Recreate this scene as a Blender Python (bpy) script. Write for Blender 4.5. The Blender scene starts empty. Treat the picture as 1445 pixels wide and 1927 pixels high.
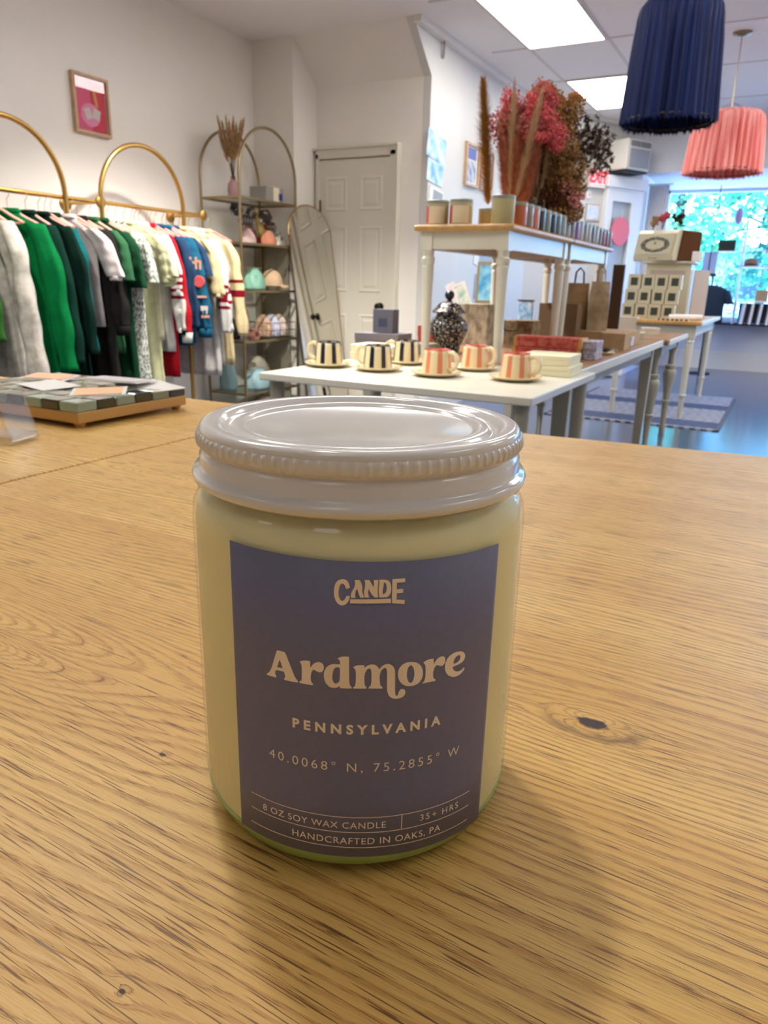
import bpy, bmesh, math, random
from mathutils import Vector, Matrix
random.seed(7)
PI = math.pi
scn = bpy.context.scene
col = scn.collection

# ---------------------------------------------------------------- camera
cam_data = bpy.data.cameras.new('camera')
cam = bpy.data.objects.new('camera', cam_data)
col.objects.link(cam)
pitch, roll, yaw = 0.30456, 0.02409, 0.48697
fw = Vector((-math.sin(yaw)*math.cos(pitch), math.cos(yaw)*math.cos(pitch), -math.sin(pitch)))
rt = Vector((math.cos(yaw), math.sin(yaw), 0))
up = rt.cross(fw)
r2 = math.cos(roll)*rt + math.sin(roll)*up
u2 = -math.sin(roll)*rt + math.cos(roll)*up
cam.matrix_world = Matrix(((r2.x, u2.x, -fw.x, 0), (r2.y, u2.y, -fw.y, 0), (r2.z, u2.z, -fw.z, 1.06), (0, 0, 0, 1)))
cam_data.sensor_fit = 'VERTICAL'
cam_data.sensor_height = 36
cam_data.lens = 1370.88/1927*36
cam_data.clip_start = 0.01
cam_data.clip_end = 200
cam_data.dof.use_dof = True
cam_data.dof.focus_distance = 0.130
cam_data.dof.aperture_fstop = 62
scn.camera = cam

# ---------------------------------------------------------------- sky, sun, view
world = bpy.data.worlds.new('sky'); scn.world = world; world.use_nodes = True
wn = world.node_tree; wn.nodes.clear()
wo = wn.nodes.new('ShaderNodeOutputWorld'); wb = wn.nodes.new('ShaderNodeBackground')
sk = wn.nodes.new('ShaderNodeTexSky'); sk.sky_type = 'NISHITA'; sk.sun_disc = False
sk.sun_elevation = math.radians(48); sk.sun_rotation = math.radians(200); sk.altitude = 100
wb.inputs['Strength'].default_value = 1.6
hs = wn.nodes.new('ShaderNodeMixRGB'); hs.blend_type = 'MULTIPLY'; hs.inputs[0].default_value = 1
hs.inputs[2].default_value = (0.46, 0.90, 1.65, 1)
wn.links.new(sk.outputs[0], hs.inputs[1]); wn.links.new(hs.outputs[0], wb.inputs[0]); wn.links.new(wb.outputs[0], wo.inputs[0])
sun_data = bpy.data.lights.new('sun', 'SUN'); sun_data.energy = 10; sun_data.angle = 0.01; sun_data.color = (1.0, 0.97, 0.9)
sun = bpy.data.objects.new('sun', sun_data); col.objects.link(sun)
sun.rotation_euler = (math.radians(30), 0, math.radians(-25))

scn.view_settings.view_transform = 'Standard'
scn.view_settings.look = 'None'
scn.view_settings.exposure = 0.50
scn.view_settings.gamma = 1
scn.view_settings.use_curve_mapping = False
PANEL_W = 9.0      # radiance of the ceiling panels
PANEL_C = (1.0, 0.965, 0.91)
SPOT_C = (1.0, 0.955, 0.87)

# ---------------------------------------------------------------- materials
def lin(c):
    return tuple(((x/255)/12.92 if x/255 <= 0.04045 else ((x/255+0.055)/1.055)**2.4) for x in c[:3]) + (1,)
MATS = {}
def mat(name, c, rough=0.55, metal=0.0, spec=0.5, coat=0.0, trans=0.0, ior=1.45, var=0.0, vs=8.0, c2=None, stretch=(1, 1, 1), bump=0.0, bs=60.0, bd=0.002, emis=None, es=0.0, sheen=0.0, sss=0.0):
    if name in MATS: return MATS[name]
    m = bpy.data.materials.new(name); m.use_nodes = True
    nt = m.node_tree; b = nt.nodes['Principled BSDF']
    b.inputs['Base Color'].default_value = lin(c)
    b.inputs['Roughness'].default_value = rough
    b.inputs['Metallic'].default_value = metal
    b.inputs['Specular IOR Level'].default_value = spec
    b.inputs['Coat Weight'].default_value = coat
    b.inputs['Coat Roughness'].default_value = 0.08
    b.inputs['Transmission Weight'].default_value = trans
    b.inputs['IOR'].default_value = ior
    b.inputs['Sheen Weight'].default_value = sheen
    if sss:
        b.inputs['Subsurface Weight'].default_value = sss
        b.inputs['Subsurface Radius'].default_value = (0.02, 0.015, 0.006)
        b.inputs['Subsurface Scale'].default_value = 0.3
    if emis:
        b.inputs['Emission Color'].default_value = emis + (1,)
        b.inputs['Emission Strength'].default_value = es
    tc = nt.nodes.new('ShaderNodeTexCoord'); mp = nt.nodes.new('ShaderNodeMapping')
    mp.inputs['Scale'].default_value = stretch
    nt.links.new(tc.outputs['Object'], mp.inputs[0])
    if var or c2:
        n = nt.nodes.new('ShaderNodeTexNoise'); n.inputs['Scale'].default_value = vs; n.inputs['Detail'].default_value = 4
        nt.links.new(mp.outputs[0], n.inputs['Vector'])
        r = nt.nodes.new('ShaderNodeValToRGB')
        a = lin(c); d = lin(c2) if c2 else tuple(x*(1-var) for x in a[:3]) + (1,)
        r.color_ramp.elements[0].color = d; r.color_ramp.elements[1].color = a
        r.color_ramp.elements[0].position = 0.38; r.color_ramp.elements[1].position = 0.62
        nt.links.new(n.outputs[0], r.inputs[0]); nt.links.new(r.outputs[0], b.inputs['Base Color'])
    if bump:
        n2 = nt.nodes.new('ShaderNodeTexNoise'); n2.inputs['Scale'].default_value = bs; n2.inputs['Detail'].default_value = 3
        nt.links.new(mp.outputs[0], n2.inputs['Vector'])
        bm = nt.nodes.new('ShaderNodeBump'); bm.inputs['Strength'].default_value = bump; bm.inputs['Distance'].default_value = bd
        nt.links.new(n2.outputs[0], bm.inputs['Height']); nt.links.new(bm.outputs[0], b.inputs['Normal'])
    MATS[name] = m
    return m
def fabric(name, c, c2=None, vs=25, rough=0.9):
    return mat(name, c, rough=rough, spec=0.1, c2=c2, var=0.12, vs=vs, bump=0.35, bs=90, bd=0.004)
def heather(name, c, c2):
    return mat(name, c, rough=0.95, spec=0.1, c2=c2, vs=95, stretch=(1, 1, 0.55), bump=0.3, bs=120, bd=0.003)

class NB:
    """tiny wrapper for math node expressions"""
    def __init__(s, nt): s.nt = nt
    def m(s, op, a, b=None, c=None):
        n = s.nt.nodes.new('ShaderNodeMath'); n.operation = op
        for i, v in enumerate((a, b, c)):
            if v is None: continue
            if isinstance(v, (int, float)): n.inputs[i].default_value = v
            else: s.nt.links.new(v, n.inputs[i])
        return n.outputs[0]
    def add(s, a, b): return s.m('ADD', a, b)
    def sub(s, a, b): return s.m('SUBTRACT', a, b)
    def mul(s, a, b): return s.m('MULTIPLY', a, b)
    def xyz(s, x, y, z=0.0):
        n = s.nt.nodes.new('ShaderNodeCombineXYZ')
        for i, v in enumerate((x, y, z)):
            if isinstance(v, (int, float)): n.inputs[i].default_value = v
            else: s.nt.links.new(v, n.inputs[i])
        return n.outputs[0]
    def noise(s, vec, scale=1.0, detail=2.0, rough=0.5):
        n = s.nt.nodes.new('ShaderNodeTexNoise'); n.inputs['Scale'].default_value = scale
        n.inputs['Detail'].default_value = detail; n.inputs['Roughness'].default_value = rough
        s.nt.links.new(vec, n.inputs['Vector']); return n.outputs[0]
    def ramp(s, v, a, b):
        n = s.nt.nodes.new('ShaderNodeMapRange'); n.interpolation_type = 'SMOOTHSTEP'
        n.inputs[1].default_value = a; n.inputs[2].default_value = b
        s.nt.links.new(v, n.inputs[0]); return n.outputs[0]
    def mix(s, f, a, b, mode='MIX'):
        n = s.nt.nodes.new('ShaderNodeMixRGB'); n.blend_type = mode
        for i, v in enumerate((f, a, b)):
            if isinstance(v, (int, float)): n.inputs[i].default_value = v
            elif isinstance(v, tuple): n.inputs[i].default_value = v
            else: s.nt.links.new(v, n.inputs[i])
        return n.outputs[0]

def thin_glass(name, tint, rough=0.03, base=0.04):
    m = bpy.data.materials.new(name); m.use_nodes = True; nt = m.node_tree; nt.nodes.clear(); k = NB(nt)
    o = nt.nodes.new('ShaderNodeOutputMaterial'); mx = nt.nodes.new('ShaderNodeMixShader'); t = nt.nodes.new('ShaderNodeBsdfTransparent'); g = nt.nodes.new('ShaderNodeBsdfGlossy'); g.inputs['Roughness'].default_value = rough
    lw = nt.nodes.new('ShaderNodeLayerWeight'); t.inputs[0].default_value = tint
    f = k.add(k.mul(k.m('POWER', lw.outputs['Facing'], 5.0), 0.45), base)
    nt.links.new(f, mx.inputs[0]); nt.links.new(t.outputs[0], mx.inputs[1]); nt.links.new(g.outputs[0], mx.inputs[2]); nt.links.new(mx.outputs[0], o.inputs[0])
    return m

def oak_material(name, tint=(1, 1, 1), knots=True):
    m = bpy.data.materials.new(name); m.use_nodes = True; nt = m.node_tree; b = nt.nodes['Principled BSDF']; k = NB(nt)
    g = nt.nodes.new('ShaderNodeNewGeometry'); sp = nt.nodes.new('ShaderNodeSeparateXYZ')
    nt.links.new(g.outputs['Position'], sp.inputs[0]); X, Y, Z = sp.outputs
    P2 = k.xyz(k.mul(X, 3.0), k.mul(Y, 9.0), 0.0)
    w1 = k.noise(P2, 1.0, 3)
    yy = k.add(Y, k.mul(k.sub(w1, 0.5), 0.045))
    P3 = k.xyz(k.mul(X, 9.0), k.mul(Y, 70.0), 4.0)
    yy = k.add(yy, k.mul(k.sub(k.noise(P3, 1.0, 2), 0.5), 0.0020))
    # grain flowing round knots and cathedrals: (x, y, radius, stretch along the grain)
    fl = [(-0.031, 0.188, 0.0075, 1.9), (-0.125, 0.1165, 0.0022, 1.6), (-0.083, 0.064, 0.0016, 1.6),
          (-0.245, 0.139, 0.019, 4.5), (0.10, 0.385, 0.010, 9.0), (-0.33, 0.33, 0.012, 5.0), (0.13, 0.27, 0.012, 8.0), (-0.30, 0.07, 0.014, 6.0),
          (-0.62, 0.45, 0.012, 7.0), (-0.50, 0.36, 0.007, 6.0)]
    dark = None
    for (kx, ky, a, e) in fl:
        dx = k.mul(k.sub(X, kx), 1.0/e); dy = k.sub(Y, ky)
        rr = k.add(k.add(k.mul(dx, dx), k.mul(dy, dy)), a*a*0.12)
        yy = k.sub(yy, k.m('DIVIDE', k.mul(dy, a*a*1.2), rr))
        if e < 2.5:
            d = k.m('SQRT', k.add(k.mul(dx, dx), k.mul(dy, dy)))
            d = k.add(d, k.mul(k.sub(k.noise(k.xyz(X, Y), 300.0, 3), 0.5), a*0.5))
            core = k.sub(1.0, k.ramp(d, a*0.24, a*0.40))
            if a > 0.005:
                ring = k.mul(k.ramp(d, a*0.62, a*0.86), k.sub(1.0, k.ramp(d, a*0.90, a*1.25)))
                side = k.ramp(k.sub(k.mul(dx, 0.3), dy), -0.004, 0.006)
                core = k.m('MAXIMUM', core, k.mul(k.mul(ring, side), 0.5))
            dark = core if dark is None else k.m('MAXIMUM', dark, core)
    # board strips
    step = 0.0
    tones = 0.0
    for (yb, s, t) in ((0.055, 3.1, 0.05), (0.245, 7.7, -0.05), (0.312, 2.3, -0.10), (0.44, 5.1, 0.06), (0.52, 9.9, -0.03)):
        q = k.m('GREATER_THAN', Y, yb)
        step = k.add(k.mul(q, s), step) if not isinstance(step, float) else k.mul(q, s)
        tones = k.add(k.mul(q, t), tones) if not isinstance(tones, float) else k.mul(q, t)
    fld = k.add(k.mul(yy, 310.0), k.mul(k.noise(k.xyz(k.mul(X, 1.7), k.mul(yy, 17.0), step), 1.0, 2, 0.4), 14.0))
    jit = k.noise(k.xyz(k.mul(X, 90.0), k.mul(Y, 3200.0), 2.0), 1.0, 3, 0.65)
    fr = k.m('FRACT', k.add(fld, k.mul(k.sub(jit, 0.5), 0.85)))
    band = k.mul(k.ramp(fr, 0.45, 0.92), k.sub(1.0, k.ramp(fr, 0.94, 0.99)))
    fine = k.noise(k.xyz(k.mul(X, 26.0), k.mul(Y, 1900.0), step), 1.0, 4, 0.7)
    fine = k.ramp(fine, 0.42, 0.72)
    pore = k.noise(k.xyz(k.mul(X, 150.0), k.mul(yy, 3200.0), step), 1.0, 2, 0.5)
    pore = k.ramp(pore, 0.54, 0.66)
    line = k.noise(k.xyz(k.mul(X, 42.0), k.mul(k.add(Y, k.mul(X, 0.05)), 2300.0), 9.0), 1.0, 1, 0.4)
    line = k.ramp(line, 0.62, 0.67)
    broad = k.noise(k.xyz(k.mul(X, 2.5), k.mul(yy, 22.0), step), 1.0, 2)
    light = tuple(x*t for x, t in zip(lin((233, 194, 116))[:3], tint)) + (1,)
    mid = tuple(x*t for x, t in zip(lin((184, 134, 68))[:3], tint)) + (1,)
    dk = tuple(x*t for x, t in zip(lin((104, 66, 34))[:3], tint)) + (1,)
    c = k.mix(k.ramp(broad, 0.3, 0.7), light, tuple(x*t for x, t in zip(lin((216, 172, 96))[:3], tint)) + (1,))
    c = k.mix(k.mul(band, 0.72), c, mid)
    c = k.mix(k.mul(fine, 0.40), c, mid)
    pm = k.m('MAXIMUM', k.mul(pore, k.add(k.mul(band, 0.70), 0.08)), k.mul(line, 0.9))
    c = k.mix(pm, c, dk)
    c = k.mix(k.mul(tones, 1.2), c, mid)
    if dark is not None: c = k.mix(dark, c, lin((58, 38, 30)))
    nt.links.new(c, b.inputs['Base Color'])
    ro = k.add(k.mul(fine, 0.12), 0.34)
    nt.links.new(ro, b.inputs['Roughness']); b.inputs['Specular IOR Level'].default_value = 0.35
    bm = nt.nodes.new('ShaderNodeBump'); bm.inputs['Strength'].default_value = 0.35; bm.inputs['Distance'].default_value = 0.0002
    nt.links.new(k.sub(1.0, k.add(pm, k.mul(fine, 0.3))), bm.inputs['Height']); nt.links.new(bm.outputs[0], b.inputs['Normal'])
    return m

# ---------------------------------------------------------------- mesh helper
class MB:
    def __init__(s): s.v = []; s.f = []; s.m = []
    def add(s, vs, fs, mi=0):
        o = len(s.v); s.v += [tuple(v) for v in vs]; s.f += [tuple(i+o for i in f) for f in fs]; s.m += [mi]*len(fs); return s
    def box(s, c, d, rz=0.0, rx=0.0, ry=0.0, mi=0, taper=1.0):
        R = Matrix.Rotation(rz, 3, 'Z') @ Matrix.Rotation(ry, 3, 'Y') @ Matrix.Rotation(rx, 3, 'X'); c = Vector(c)
        vs = []
        for z in (-1, 1):
            t = taper if z < 0 else 1.0
            for x, y in ((-1, -1), (1, -1), (1, 1), (-1, 1)):
                vs.append(c + R @ Vector((x*d[0]/2*t, y*d[1]/2*t, z*d[2]/2)))
        return s.add(vs, [(0, 3, 2, 1), (4, 5, 6, 7), (0, 1, 5, 4), (1, 2, 6, 5), (2, 3, 7, 6), (3, 0, 4, 7)], mi)
    def lathe(s, prof, c=(0, 0, 0), n=32, mi=0, cap=True, fn=None, mfn=None):
        c = Vector(c); vs = []
        for r, z in prof:
            for i in range(n):
                a = 2*PI*i/n; rr = r*(fn(a, z) if fn else 1)
                vs.append(c + Vector((rr*math.cos(a), rr*math.sin(a), z)))
        fs = []; ms = []
        for j in range(len(prof)-1):
            for i in range(n):
                fs.append((j*n+i, j*n+(i+1) % n, (j+1)*n+(i+1) % n, (j+1)*n+i)); ms.append(mfn(i/n) if mfn else mi)
        if cap:
            if prof[0][0] > 1e-6: fs.append(tuple(reversed(range(n)))); ms.append(mi)
            if prof[-1][0] > 1e-6: fs.append(tuple((len(prof)-1)*n+i for i in range(n))); ms.append(mi)
        o = len(s.v); s.v += [tuple(v) for v in vs]; s.f += [tuple(i+o for i in f) for f in fs]; s.m += ms
        return s
    def tube(s, pts, r, n=8, mi=0, closed=False, flat=1.0, rfn=None):
        pts = [Vector(p) for p in pts]; L = len(pts); vs = []; prev = None
        for i, p in enumerate(pts):
            if closed: t = pts[(i+1) % L]-pts[i-1]
            else: t = pts[min(i+1, L-1)]-pts[max(i-1, 0)]
            t.normalize()
            if prev is None:
                a = Vector((0, 0, 1)) if abs(t.z) < 0.9 else Vector((1, 0, 0))
                u = t.cross(a).normalized()
            else:
                u = (prev - t*prev.dot(t)).normalized()
            prev = u; w = t.cross(u)
            rr = rfn(i/(L-1)) if rfn else r
            for k in range(n):
                a = 2*PI*k/n
                vs.append(p + u*(rr*math.cos(a)) + w*(rr*flat*math.sin(a)))
        fs = []
        for i in range(L if closed else L-1):
            for k in range(n):
                fs.append((i*n+k, i*n+(k+1) % n, ((i+1) % L)*n+(k+1) % n, ((i+1) % L)*n+k))
        if not closed: fs += [tuple(reversed(range(n))), tuple((L-1)*n+k for k in range(n))]
        return s.add(vs, fs, mi)
    def loft(s, rings, mi=0, cap=True, mfn=None):
        n = len(rings[0]); fs = []; ms = []
        for j in range(len(rings)-1):
            for k in range(n):
                fs.append((j*n+k, j*n+(k+1) % n, (j+1)*n+(k+1) % n, (j+1)*n+k)); ms.append(mfn(j) if mfn else mi)
        if cap: fs += [tuple(reversed(range(n))), tuple((len(rings)-1)*n+k for k in range(n))]; ms += [ms[0], ms[-1]]
        o = len(s.v); s.v += [tuple(v) for r in rings for v in r]; s.f += [tuple(i+o for i in f) for f in fs]; s.m += ms
        return s
    def prism(s, pts, d, mi=0):
        """closed outline pts (3D list) pushed along vector d"""
        n = len(pts); d = Vector(d); P = [Vector(p) for p in pts]
        return s.add(P + [p+d for p in P], [tuple(reversed(range(n))), tuple(range(n, 2*n))] + [(i, (i+1) % n, n+(i+1) % n, n+i) for i in range(n)], mi)
    def build(s, name, mats, parent=None, smooth=False, bevel=0.0, seg=2, sub=0):
        me = bpy.data.meshes.new(name); me.from_pydata(s.v, [], s.f)
        if not isinstance(mats, (list, tuple)): mats = [mats]
        for m in mats: me.materials.append(m)
        for p, mi in zip(me.polygons, s.m): p.material_index = min(mi, len(mats)-1)
        bm = bmesh.new(); bm.from_mesh(me); bmesh.ops.recalc_face_normals(bm, faces=bm.faces); bm.to_mesh(me); bm.free()
        if smooth:
            for p in me.polygons: p.use_smooth = True
            if smooth != 'all': me.set_sharp_from_angle(angle=math.radians(38))
        me.update()
        o = bpy.data.objects.new(name, me); col.objects.link(o)
        if bevel:
            b = o.modifiers.new('bevel', 'BEVEL'); b.width = bevel; b.segments = seg; b.limit_method = 'ANGLE'; b.angle_limit = math.radians(40)
        if sub:
            b = o.modifiers.new('subd', 'SUBSURF'); b.levels = sub; b.render_levels = sub
        if parent is not None: o.parent = parent
        return o
def tag(o, label=None, cat=None, group=None, kind=None):
    if label: o['label'] = label
    if cat: o['category'] = cat
    if group: o['group'] = group
    if kind: o['kind'] = kind
    return o
def thing(name, label, cat, loc=(0, 0, 0), rz=0.0, group=None, rot=None):
    o = bpy.data.objects.new(name, None); col.objects.link(o); o.empty_display_size = 0.05
    o.location = loc; o.rotation_euler = rot if rot else (0, 0, rz)
    return tag(o, label, cat, group)
def struct(name, mb, m, label, cat, **kw):
    o = mb.build(name, m, **kw); return tag(o, label, cat, kind='structure')
def dup(root, loc=None, rz=None, label=None, group=None):
    r = root.copy(); col.objects.link(r)
    if loc is not None: r.location = loc
    if rz is not None: r.rotation_euler = (0, 0, rz)
    if label: r['label'] = label
    if group: r['group'] = group
    for ch in list(root.children):
        c = ch.copy(); col.objects.link(c); c.parent = r
        for g in list(ch.children):
            d = g.copy(); col.objects.link(d); d.parent = c
    return r
def arc(c, r, a0, a1, n, ax='xz'):
    out = []
    for i in range(n+1):
        a = a0+(a1-a0)*i/n; u, v = r*math.cos(a), r*math.sin(a)
        out.append((c[0]+u, c[1], c[2]+v) if ax == 'xz' else ((c[0], c[1]+u, c[2]+v) if ax == 'yz' else (c[0]+u, c[1]+v, c[2])))
    return out
def text_mesh(s, size, spacing=1.0, offset=0.0, align='LEFT'):
    cu = bpy.data.curves.new('txt', 'FONT'); cu.body = s; cu.size = size; cu.space_character = spacing; cu.offset = offset
    cu.align_x = align; cu.resolution_u = 4
    o = bpy.data.objects.new('txt', cu); col.objects.link(o)
    dg = bpy.context.evaluated_depsgraph_get(); dg.update()
    me = bpy.data.meshes.new_from_object(o.evaluated_get(dg))
    vs = [v.co.copy() for v in me.vertices]; fs = [tuple(p.vertices) for p in me.polygons]
    bpy.data.objects.remove(o); bpy.data.curves.remove(cu); bpy.data.meshes.remove(me)
    return vs, fs
def place_text(name, s, size, M, m, parent, spacing=1.0, offset=0.0, align='CENTER', thick=0.0006):
    vs, fs = text_mesh(s, size, spacing, offset, align)
    mb = MB(); mb.add([M @ v for v in vs], fs)
    n = (M.to_3x3() @ Vector((0, 0, 1))).normalized()*thick
    o = mb.build(name, m, parent)
    sd = o.modifiers.new('solid', 'SOLIDIFY'); sd.thickness = thick; sd.offset = 0
    return o
# ================================================================ ROOM SHELL
CH = 2.85
m_wall = mat('wall_paint', (232, 227, 219), rough=0.34, spec=0.45, var=0.03, vs=2.5, bump=0.08, bs=30, bd=0.002)
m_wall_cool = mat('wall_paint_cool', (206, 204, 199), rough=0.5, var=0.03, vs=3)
m_ceil = mat('ceiling_paint', (236, 232, 228), rough=0.9, spec=0.1, var=0.05, vs=180)
m_trim = mat('trim_white', (226, 222, 214), rough=0.4)
m_door = mat('door_paint', (212, 205, 190), rough=0.38)
m_bulk = mat('bulkhead_paint', (214, 214, 218), rough=0.6)

# floor of large glossy grey boards
def floor_material():
    m = bpy.data.materials.new('floor_laminate'); m.use_nodes = True; nt = m.node_tree; b = nt.nodes['Principled BSDF']; k = NB(nt)
    g = nt.nodes.new('ShaderNodeNewGeometry'); sp = nt.nodes.new('ShaderNodeSeparateXYZ'); nt.links.new(g.outputs['Position'], sp.inputs[0])
    br = nt.nodes.new('ShaderNodeTexBrick'); br.offset = 0.4
    br.inputs['Scale'].default_value = 1.0; br.inputs['Brick Width'].default_value = 1.2; br.inputs['Row Height'].default_value = 0.19; br.inputs['Mortar Size'].default_value = 0.003
    br.inputs['Color1'].default_value = lin((84, 88, 106)); br.inputs['Color2'].default_value = lin((70, 74, 92)); br.inputs['Mortar'].default_value = lin((50, 46, 44))
    nt.links.new(k.xyz(sp.outputs[1], sp.outputs[0]), br.inputs['Vector'])
    n = k.noise(k.xyz(k.mul(sp.outputs[0], 30.0), k.mul(sp.outputs[1], 3.0)), 1.0, 4)
    c = k.mix(k.mul(n, 0.5), br.outputs[0], lin((98, 102, 122)))
    nt.links.new(c, b.inputs['Base Color']); b.inputs['Roughness'].default_value = 0.18; b.inputs['Specular IOR Level'].default_value = 0.9
    return m
struct('floor', MB().box((-0.9, 4.2, -0.05), (7.2, 15.0, 0.1)), floor_material(), 'glossy grey wood floor running under the tables to the shop window', 'floor')

def wall(name, pts, d, m, label):
    return struct(name, MB().prism(pts, d), m, label, 'wall')
T = 0.12
wall('wall_left', [(-4.07, -3, 0), (-4.07, 5.27, 0), (-4.07, 5.27, CH), (-4.07, -3, CH)], (-T, 0, 0), m_wall, 'cream wall behind the clothing rail')
wall('wall_nook', [(-4.19, 5.27, 0), (-3.70, 5.27, 0), (-3.70, 5.27, CH), (-4.19, 5.27, CH)], (0, T, 0), m_wall, 'narrow cream wall beside the arched shelf')
wall('wall_alcove', [(-3.68, 5.27, 0), (-3.68, 5.6, 0), (-3.68, 5.6, CH), (-3.68, 5.27, CH)], (-0.02, 0, 0), m_wall, 'short side wall of the door alcove')
wall('wall_door', [(-3.78, 5.6, 0), (-2.712, 5.6, 0), (-2.712, 5.6, 2.56), (-3.78, 5.6, 2.56)], (0, T, 0), m_wall, 'grey beige wall around the panelled door')
struct('ceiling_soffit', MB().prism([(-3.68, 5.27, CH), (-3.68, 5.60, 2.55), (-3.68, 5.74, 2.55), (-3.68, 5.74, CH)], (0.968, 0, 0)), m_wall, 'sloping plaster soffit above the panelled door', 'ceiling')
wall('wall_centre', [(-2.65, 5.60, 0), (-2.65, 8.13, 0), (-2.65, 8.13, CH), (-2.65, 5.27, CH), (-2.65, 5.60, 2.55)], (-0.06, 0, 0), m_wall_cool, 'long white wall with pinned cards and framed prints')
adir = Vector((0.86, 1.58, 0)).normalized(); an = Vector((adir.y, -adir.x, 0))
def onA(s, z, off=0.0): return Vector((-2.65, 8.13, 0)) + adir*s + an*off + Vector((0, 0, z))
AL = 1.80
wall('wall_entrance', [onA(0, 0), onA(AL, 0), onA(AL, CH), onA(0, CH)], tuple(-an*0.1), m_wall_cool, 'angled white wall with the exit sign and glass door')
wall('wall_return', [(-1.79, 9.7, 0), (-1.79, 11.5, 0), (-1.79, 11.5, CH), (-1.79, 9.7, CH)], (-0.1, 0, 0), mat('wall_paint_bright', (240, 240, 242), rough=0.5), 'short white wall beside the shop window')
wall('wall_front', [(-1.89, 11.5, 0), (2.7, 11.5, 0), (2.7, 11.5, 0.62), (-1.89, 11.5, 0.62)], (0, 0.15, 0), m_bulk, 'low pale wall under the shop window')
wall('wall_back', [(-4.2, -3, 0), (2.62, -3, 0), (2.62, -3, CH), (-4.2, -3, CH)], (0, -T, 0), m_wall, 'wall behind the camera')
wall('wall_right', [(2.5, -3, 0), (2.5, 11.6, 0), (2.5, 11.6, CH), (2.5, -3, CH)], (T, 0, 0), m_wall, 'wall on the far right of the shop')
struct('ceiling', MB().box((-0.85, 3.5, CH+0.06), (6.95, 13.1, 0.12)).box((0.35, 10.8, CH+0.06), (4.6, 1.7, 0.12)), m_ceil, 'pale ceiling with light panels set in a grid', 'ceiling')
struct('trim_bulkhead', MB().box((0.355, 9.76, (CH+2.36)/2), (4.29, 0.12, CH-2.36)).box((0.355, 10.66, 2.42), (4.29, 1.7, 0.1)), m_bulk, 'grey boxed bulkhead above the shop window', 'bulkhead')

# ceiling grid, crown and base trims
g = MB()
for x in (-2.15, -1.53, -0.3, 0.32, 1.5, 2.1): g.box((x, 4.6, CH-0.002), (0.024, 10.0, 0.006))
for y in (0.55, 1.76, 2.82, 4.03, 5.09, 6.30, 7.36, 8.57, 9.5): g.box((0.0, y, CH-0.0025), (4.9, 0.024, 0.005))
struct('trim_1', g, mat('grid_metal', (205, 200, 194), rough=0.5), 'thin metal ceiling grid between the panels', 'ceiling grid')
g = MB().box((-2.62, 6.70, CH-0.02), (0.06, 2.86, 0.04))
p0, p1 = onA(0, CH-0.02, 0.02), onA(AL, CH-0.02, 0.02)
g.prism([p0+Vector((0, 0, -0.02)), p0+Vector((0, 0, 0.02)), p1+Vector((0, 0, 0.02)), p1+Vector((0, 0, -0.02))], tuple(an*0.03))
struct('trim_2', g, m_trim, 'white strip where the centre wall meets the ceiling', 'ceiling trim')
def base(name, a, b, n, label):
    a, b, n = Vector(a), Vector(b), Vector(n)
    mb = MB().prism([a, b, b+Vector((0, 0, 0.13)), a+Vector((0, 0, 0.13))], tuple(n*0.018))
    mb.prism([a+Vector((0, 0, 0.13)), b+Vector((0, 0, 0.13)), b+Vector((0, 0, 0.15)), a+Vector((0, 0, 0.15))], tuple(n*0.010))
    return struct(name, mb, m_trim, label, 'baseboard')
base('baseboard_left', (-4.07, -3, 0), (-4.07, 5.27, 0), (1, 0, 0), 'white baseboard under the clothing rail wall')
base('baseboard_centre', (-2.65, 5.6, 0), (-2.65, 8.13, 0), (1, 0, 0), 'white baseboard of the centre wall')
fb = MB().box((0.355, 11.49, 0.11), (4.29, 0.03, 0.22)).box((0.355, 11.485, 0.23), (4.29, 0.045, 0.03))
struct('baseboard_front', fb, m_trim, 'tall white baseboard under the shop window', 'baseboard')
struct('trim_3', MB().box((0.355, 11.42, 0.635), (4.29, 0.32, 0.03)), mat('sill_dark', (48, 44, 46), rough=0.35), 'dark sill running along the shop window', 'window sill')

# ---------------- inner door
d = struct('door_1', MB().box((-3.30, 5.585, 1.005), (0.66, 0.035, 2.01)), m_door, 'closed six panel door in the alcove', 'door')
def panel(cx, z0, z1, w):
    mb = MB(); o0 = [(cx-w/2, z0), (cx+w/2, z0), (cx+w/2, z1), (cx-w/2, z1)]
    lay = [(0.0, 5.567), (0.012, 5.5605), (0.024, 5.5665), (0.040, 5.5665), (0.055, 5.562)]
    rings = []
    for ins, y in lay:
        rings.append([(cx-w/2+ins, y, z0+ins), (cx+w/2-ins, y, z0+ins), (cx+w/2-ins, y, z1-ins), (cx-w/2+ins, y, z1-ins)])
    mb.loft(rings); return mb
for cx in (-3.465, -3.135):
    for z0, z1 in ((1.62, 1.88), (0.98, 1.50), (0.22, 0.80)):
        panel(cx, z0, z1, 0.21).build('panel', m_door, d)
kb = MB().lathe([(0.0, -0.075), (0.018, -0.072), (0.028, -0.058), (0.026, -0.045), (0.010, -0.035), (0.010, -0.012), (0.032, -0.010), (0.032, 0.0)], n=20, cap=False)
ko = kb.build('door_knob', mat('dark_bronze', (52, 46, 40), rough=0.35, metal=0.9), d, smooth=True); ko.location = (-3.03, 5.567, 0.87); ko.rotation_euler = (-PI/2, 0, 0)
for z in (0.35, 1.66): MB().box((-3.625, 5.562, z), (0.02, 0.012, 0.10)).build('hinge', mat('dull_hinge', (120, 104, 84), rough=0.4, metal=0.8), d)
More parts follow.
